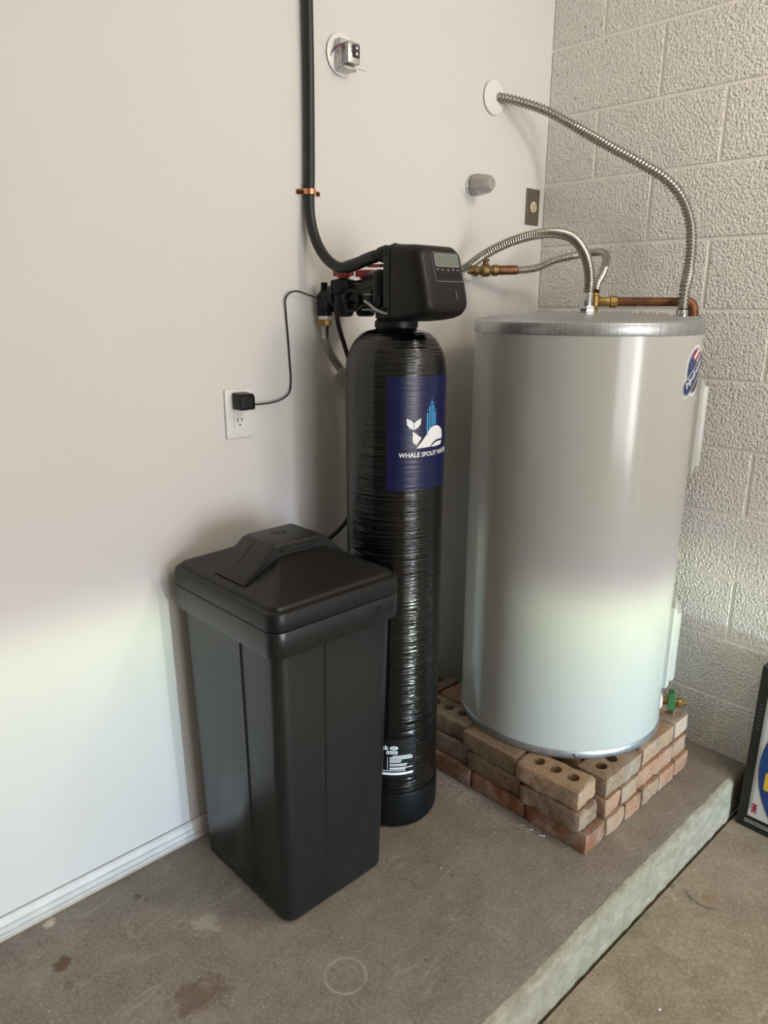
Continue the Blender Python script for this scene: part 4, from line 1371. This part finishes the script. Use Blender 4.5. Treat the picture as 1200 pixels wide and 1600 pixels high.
for k in range(6):
    t = bmesh.new()
    s0 = 0.10 + k * 0.15
    o0 = a_ + (b_ - a_) * s0 + (d_ - a_) * 0.08 + Vector((0, -0.0010, 0)); o1 = o0 + (d_ - a_) * (0.8 if k % 2 else 0.7)
    w_ = (b_ - a_) * 0.035
    t.faces.new([t.verts.new(p) for p in (o0, o1, o1 + w_, o0 + w_)])
    obj('tag_line', t, MT['card_grey'], hang, smooth=0)

# thin black brine tube from the bypass down behind the tank to the bin
b = B(); tube(b, [(-0.983, -0.060, 1.415), (-0.9835, -0.060, 1.395), (-0.9767, -0.060, 1.364), (-0.955, -0.060, 1.3082), (-0.925, -0.060, 1.23), (-0.905, -0.065, 1.10), (-0.915, -0.068, 0.95), (-0.945, -0.07, 0.86), (-0.9754, -0.08, 0.8301), (-1.0149, -0.09, 0.8121), (-1.0625, -0.10, 0.7950), (-1.10, -0.11, 0.762), (-1.122, -0.118, 0.745)], 0.0062, 0.010, 12)
tag(obj('brine_tube', b, MT['rubber'], smooth=60), 'thin black tube running from the softener valve behind the tank to the salt bin', 'tube')

# ================================================================== brine bin
BC = (-1.311, -0.245)
bin_ = empty('brine_bin', (*BC, 0), 'square black plastic salt bin with tapered sides standing in front of the white wall', 'bin')
def bin_sec(z, a, bb, r, ribs=None, n=6):
    return [(x, y, z) for x, y in rrect_pts(BC[0], BC[1], a, bb, r, n, ribs)]
t = bmesh.new()
rb = lambda d: (0.34, 0.70, d)
A0, B0 = 0.157, 0.185
A1, B1 = 0.1715, 0.1995
def ab(z):
    k = z / 0.708
    return A0 + (A1 - A0) * k, B0 + (B1 - B0) * k
secs = []
for z, ins, d in ((0.0, 0.010, 0.0), (0.003, 0.004, 0.0), (0.010, 0.0, 0.0), (0.030, 0.0, 0.0), (0.060, 0.0, 0.0035), (0.38, 0.0, 0.0035), (0.708, 0.0, 0.0035)):
    a, c = ab(z)
    secs.append(bin_sec(z, a - ins, c - ins, 0.032, rb(d)))
for z, a, c, r in ((0.7085, 0.1760, 0.2040, 0.034), (0.712, 0.1845, 0.2125, 0.034), (0.7165, 0.1865, 0.2145, 0.034), (0.768, 0.1872, 0.2152, 0.034), (0.7705, 0.1862, 0.2142, 0.034), (0.7706, 0.1780, 0.2060, 0.03)):
    secs.append(bin_sec(z, a, c, r, rb(0.0)))
loft(t, secs)
body = obj('body', t, MT['bin'], bin_, smooth=40)
# knock-out dimple on the rim
b = B(); lathe(b, [(0.010, -0.002), (0.010, 0.0006), (0.008, 0.001), (0.0, 0.0012)], (-1.205, BC[1] - 0.2148, 0.748), (0, -1, 0), 18)
obj('rim_plug', b, MT['blk'], body, label='small round plug in the rim')
# lid
t = bmesh.new()
secs = []
for z, a, c, r in ((0.7720, 0.183, 0.211, 0.031), (0.7725, 0.1862, 0.2142, 0.034), (0.776, 0.1872, 0.2152, 0.034), (0.806, 0.1868, 0.2148, 0.034), (0.8115, 0.1845, 0.2125, 0.032),
                   (0.8145, 0.1785, 0.2065, 0.027), (0.8150, 0.1735, 0.2015, 0.023), (0.8215, 0.1715, 0.1995, 0.021), (0.8235, 0.1690, 0.1970, 0.020)):
    secs.append(bin_sec(z, a, c, r, None, 6))
# hipped pyramid rising to the plateau under the handle
secs.append(bin_sec(0.8245, 0.166, 0.194, 0.016, None, 6))
secs.append(bin_sec(0.878, 0.062, 0.066, 0.006, None, 6))
secs.append(bin_sec(0.880, 0.058, 0.062, 0.005, None, 6))
loft(t, secs)
lid = obj('lid', t, MT['lid'], bin_, smooth=28)
# bridge handle along x
t = bmesh.new()
hx0, hx1 = BC[0] - 0.158, BC[0] + 0.150
px0, px1 = BC[0] - 0.070, BC[0] + 0.064
def hsec(y, drop):
    top_ = [(hx0, 0.832), (px0 - 0.004, 0.902 - drop * 0.7), (px0 + 0.006, 0.9055 - drop), (px1 - 0.006, 0.9055 - drop), (px1 + 0.004, 0.902 - drop * 0.7), (hx1, 0.832)]
    bot_ = [(hx1 - 0.035, 0.828), (px1 - 0.012, 0.878), (px0 + 0.012, 0.878), (hx0 + 0.035, 0.828)]
    return [(x, y, z) for x, z in top_ + bot_]
loft(t, [hsec(BC[1] - 0.068, 0.004), hsec(BC[1] - 0.0655, 0.001), hsec(BC[1] - 0.058, 0.0), hsec(BC[1] + 0.050, 0.0), hsec(BC[1] + 0.058, 0.004)])
handle = obj('handle', t, MT['lid'], lid, smooth=25)
b = B(); box(b, px0 + 0.012, px1 - 0.010, BC[1] - 0.0712, BC[1] - 0.0665, 0.8865, 0.8945, 0.0015, 1)
obj('grip_lip', b, MT['lid'], lid)
# round disc on top and two slots
b = B(); lathe(b, [(0.021, -0.002), (0.021, 0.0004), (0.019, 0.0009), (0.0, 0.0009)], (BC[0] - 0.002, BC[1] + 0.018, 0.9055), (0, 0, 1), 28)
obj('lid_disc', b, MT['lid'], lid)
t = bmesh.new()
sl = (0.9025 - 0.832) / (px0 - 0.004 - hx0)
for yy in (BC[1] + 0.004,):
    q = [(hx0 + 0.03, yy), (px0 - 0.006, yy), (px0 - 0.006, yy + 0.003), (hx0 + 0.03, yy + 0.003)]
    t.faces.new([t.verts.new((x, y, 0.832 + sl * (x - hx0) + 0.0006)) for x, y in q])
obj('handle_groove', t, MT['dark'], lid, smooth=0)

# ================================================================== filter pack at the right edge
FB = -0.1235
fp = empty('filter_pack', (-0.10, -1.2, -0.13), 'black framed air filter pack with blue print leaning on the block wall', 'filter pack')
lean = math.radians(2.6)
FY0, FY1, FZ, FH = -1.58, -0.948, step_z(-0.12), 0.530
def fpt(y, z, off=0.0):
    """point on the front face: y along, z up the leaning face, off outwards"""
    return Vector((-0.126 + (z) * math.sin(lean) - off * math.cos(lean), y, FZ + z * math.cos(lean) + off * 0))
def fslab(y0, y1, z0, z1, off, th):
    t = bmesh.new()
    q = [(y0, z0), (y1, z0), (y1, z1), (y0, z1)]
    loft(t, [[fpt(y, z, off) for y, z in q], [fpt(y, z, off - th) for y, z in q]])
    return t
def fpoly(pts, off):
    t = bmesh.new()
    t.faces.new([t.verts.new(fpt(y, z, off)) for y, z in pts])
    return t
obj('carton', fslab(FY0, FY1, 0.0, FH, 0.0, 0.098), MT['card_black'], fp, smooth=0)
BW = 0.028
panel = obj('printed_panel', fslab(FY0 + BW, FY1 - BW, 0.043, FH - 0.043, 0.0015, 0.001), MT['card_white'], fp, smooth=0)
yL = FY1 - BW
t = bmesh.new()
for k in range(58):
    z = 0.070 + k * 0.0066
    if z < FH - 0.055:
        t.faces.new([t.verts.new(fpt(y, zz, 0.0019)) for y, zz in ((yL - 0.0085, z), (yL - 0.0005, z), (yL - 0.0005, z + 0.0033), (yL - 0.0085, z + 0.0033))])
obj('pleat_lines', t, MT['card_grey'], panel, kind='stuff', smooth=0)
cy, cz, cr = -1.264, 0.222, 0.279
pts = []
for k in range(72):
    a = 2 * PI * k / 72
    y, z = cy + cr * math.cos(a), cz + cr * math.sin(a)
    pts.append((min(max(y, FY0 + BW + 0.004), yL - 0.0095), min(max(z, 0.045), FH - 0.047)))
obj('blue_field', fpoly(pts, 0.0022), MT['card_blue'], panel, smooth=0)
obj('yellow_flash', fpoly(rrect_pts(-1.052, 0.176, 0.045, 0.029, 0.006, 3), 0.0026), MT['card_yellow'], panel, smooth=0)
t = text_bm('3M', 0.0125, 0.05, 0, 0.031)
for v in t.verts:
    # lettering runs up the side of the carton
    v.co = fpt(yL - 0.0105 - (0.0125 - v.co.y), 0.058 + v.co.x, 0.0026)
obj('brand_lettering', t, MT['card_red'], panel, smooth=0, label='red 3M lettering turned sideways')
for k, wd in ((0, 0.30), (1, 0.17)):
    t = bmesh.new()
    x = 0.0
    random.seed(11 + k)
    while x < wd:
        L_ = random.uniform(0.003, 0.009)
        y0 = FY1 - 0.022 - x
        z = 0.0265 - k * 0.0072
        t.faces.new([t.verts.new(fpt(y, zz, 0.0008)) for y, zz in ((y0, z), (y0 - L_, z), (y0 - L_, z + 0.0030), (y0, z + 0.0030))])
        x += L_ + 0.0016
    obj('small_print', t, MT['card_white'], fp, kind='stuff', smooth=0)
t = bmesh.new()
for k in range(7):
    z = 0.33 + k * 0.013
    t.faces.new([t.verts.new(fpt(y, zz, 0.0008)) for y, zz in ((FY1 - 0.020, z), (FY1 - 0.010, z + 0.002), (FY1 - 0.010, z + 0.0035), (FY1 - 0.020, z + 0.0015))])
obj('side_print', t, MT['card_grey'], fp, kind='stuff', smooth=0)

# ================================================================== plaster crumbs on the concrete
random.seed(3)
b = B()
def crumb(x, y, z, s):
    m = Matrix.Translation((x, y, z + s * 0.25)) @ Matrix.Rotation(random.uniform(0, 6), 4, 'Z') @ Matrix.Diagonal((s, s * random.uniform(0.5, 1), s * 0.5, 1))
    bmesh.ops.create_icosphere(b, subdivisions=1, radius=0.5, matrix=m)
for k in range(260):
    y = random.uniform(-0.62, -0.10)
    crumb(-0.76 - abs(random.gauss(0, 0.045)), y, 0, random.choice((0.0014, 0.002, 0.0025, 0.004)))
for k in range(8):
    crumb(-0.757 - random.uniform(0, 0.01), random.uniform(-0.70, -0.60), 0, random.uniform(0.004, 0.009))
for k in range(140):
    crumb(random.uniform(-1.9, -0.3), random.uniform(-0.90, -0.5), 0, random.choice((0.001, 0.0015, 0.002, 0.003)))
for k in range(110):
    x = random.uniform(-1.0, -0.2)
    crumb(x, random.uniform(-1.25, -0.95), step_z(x) - 0.0005, random.choice((0.001, 0.0015, 0.002, 0.003)))
crumb(-1.06, -0.55, 0, 0.006); crumb(-0.93, -1.10, step_z(-0.93), 0.009)
o = tag(obj('plaster_crumbs', b, MT['crumb'], kind='stuff', smooth=0), 'scattered white plaster crumbs on the concrete by the bricks', 'debris')
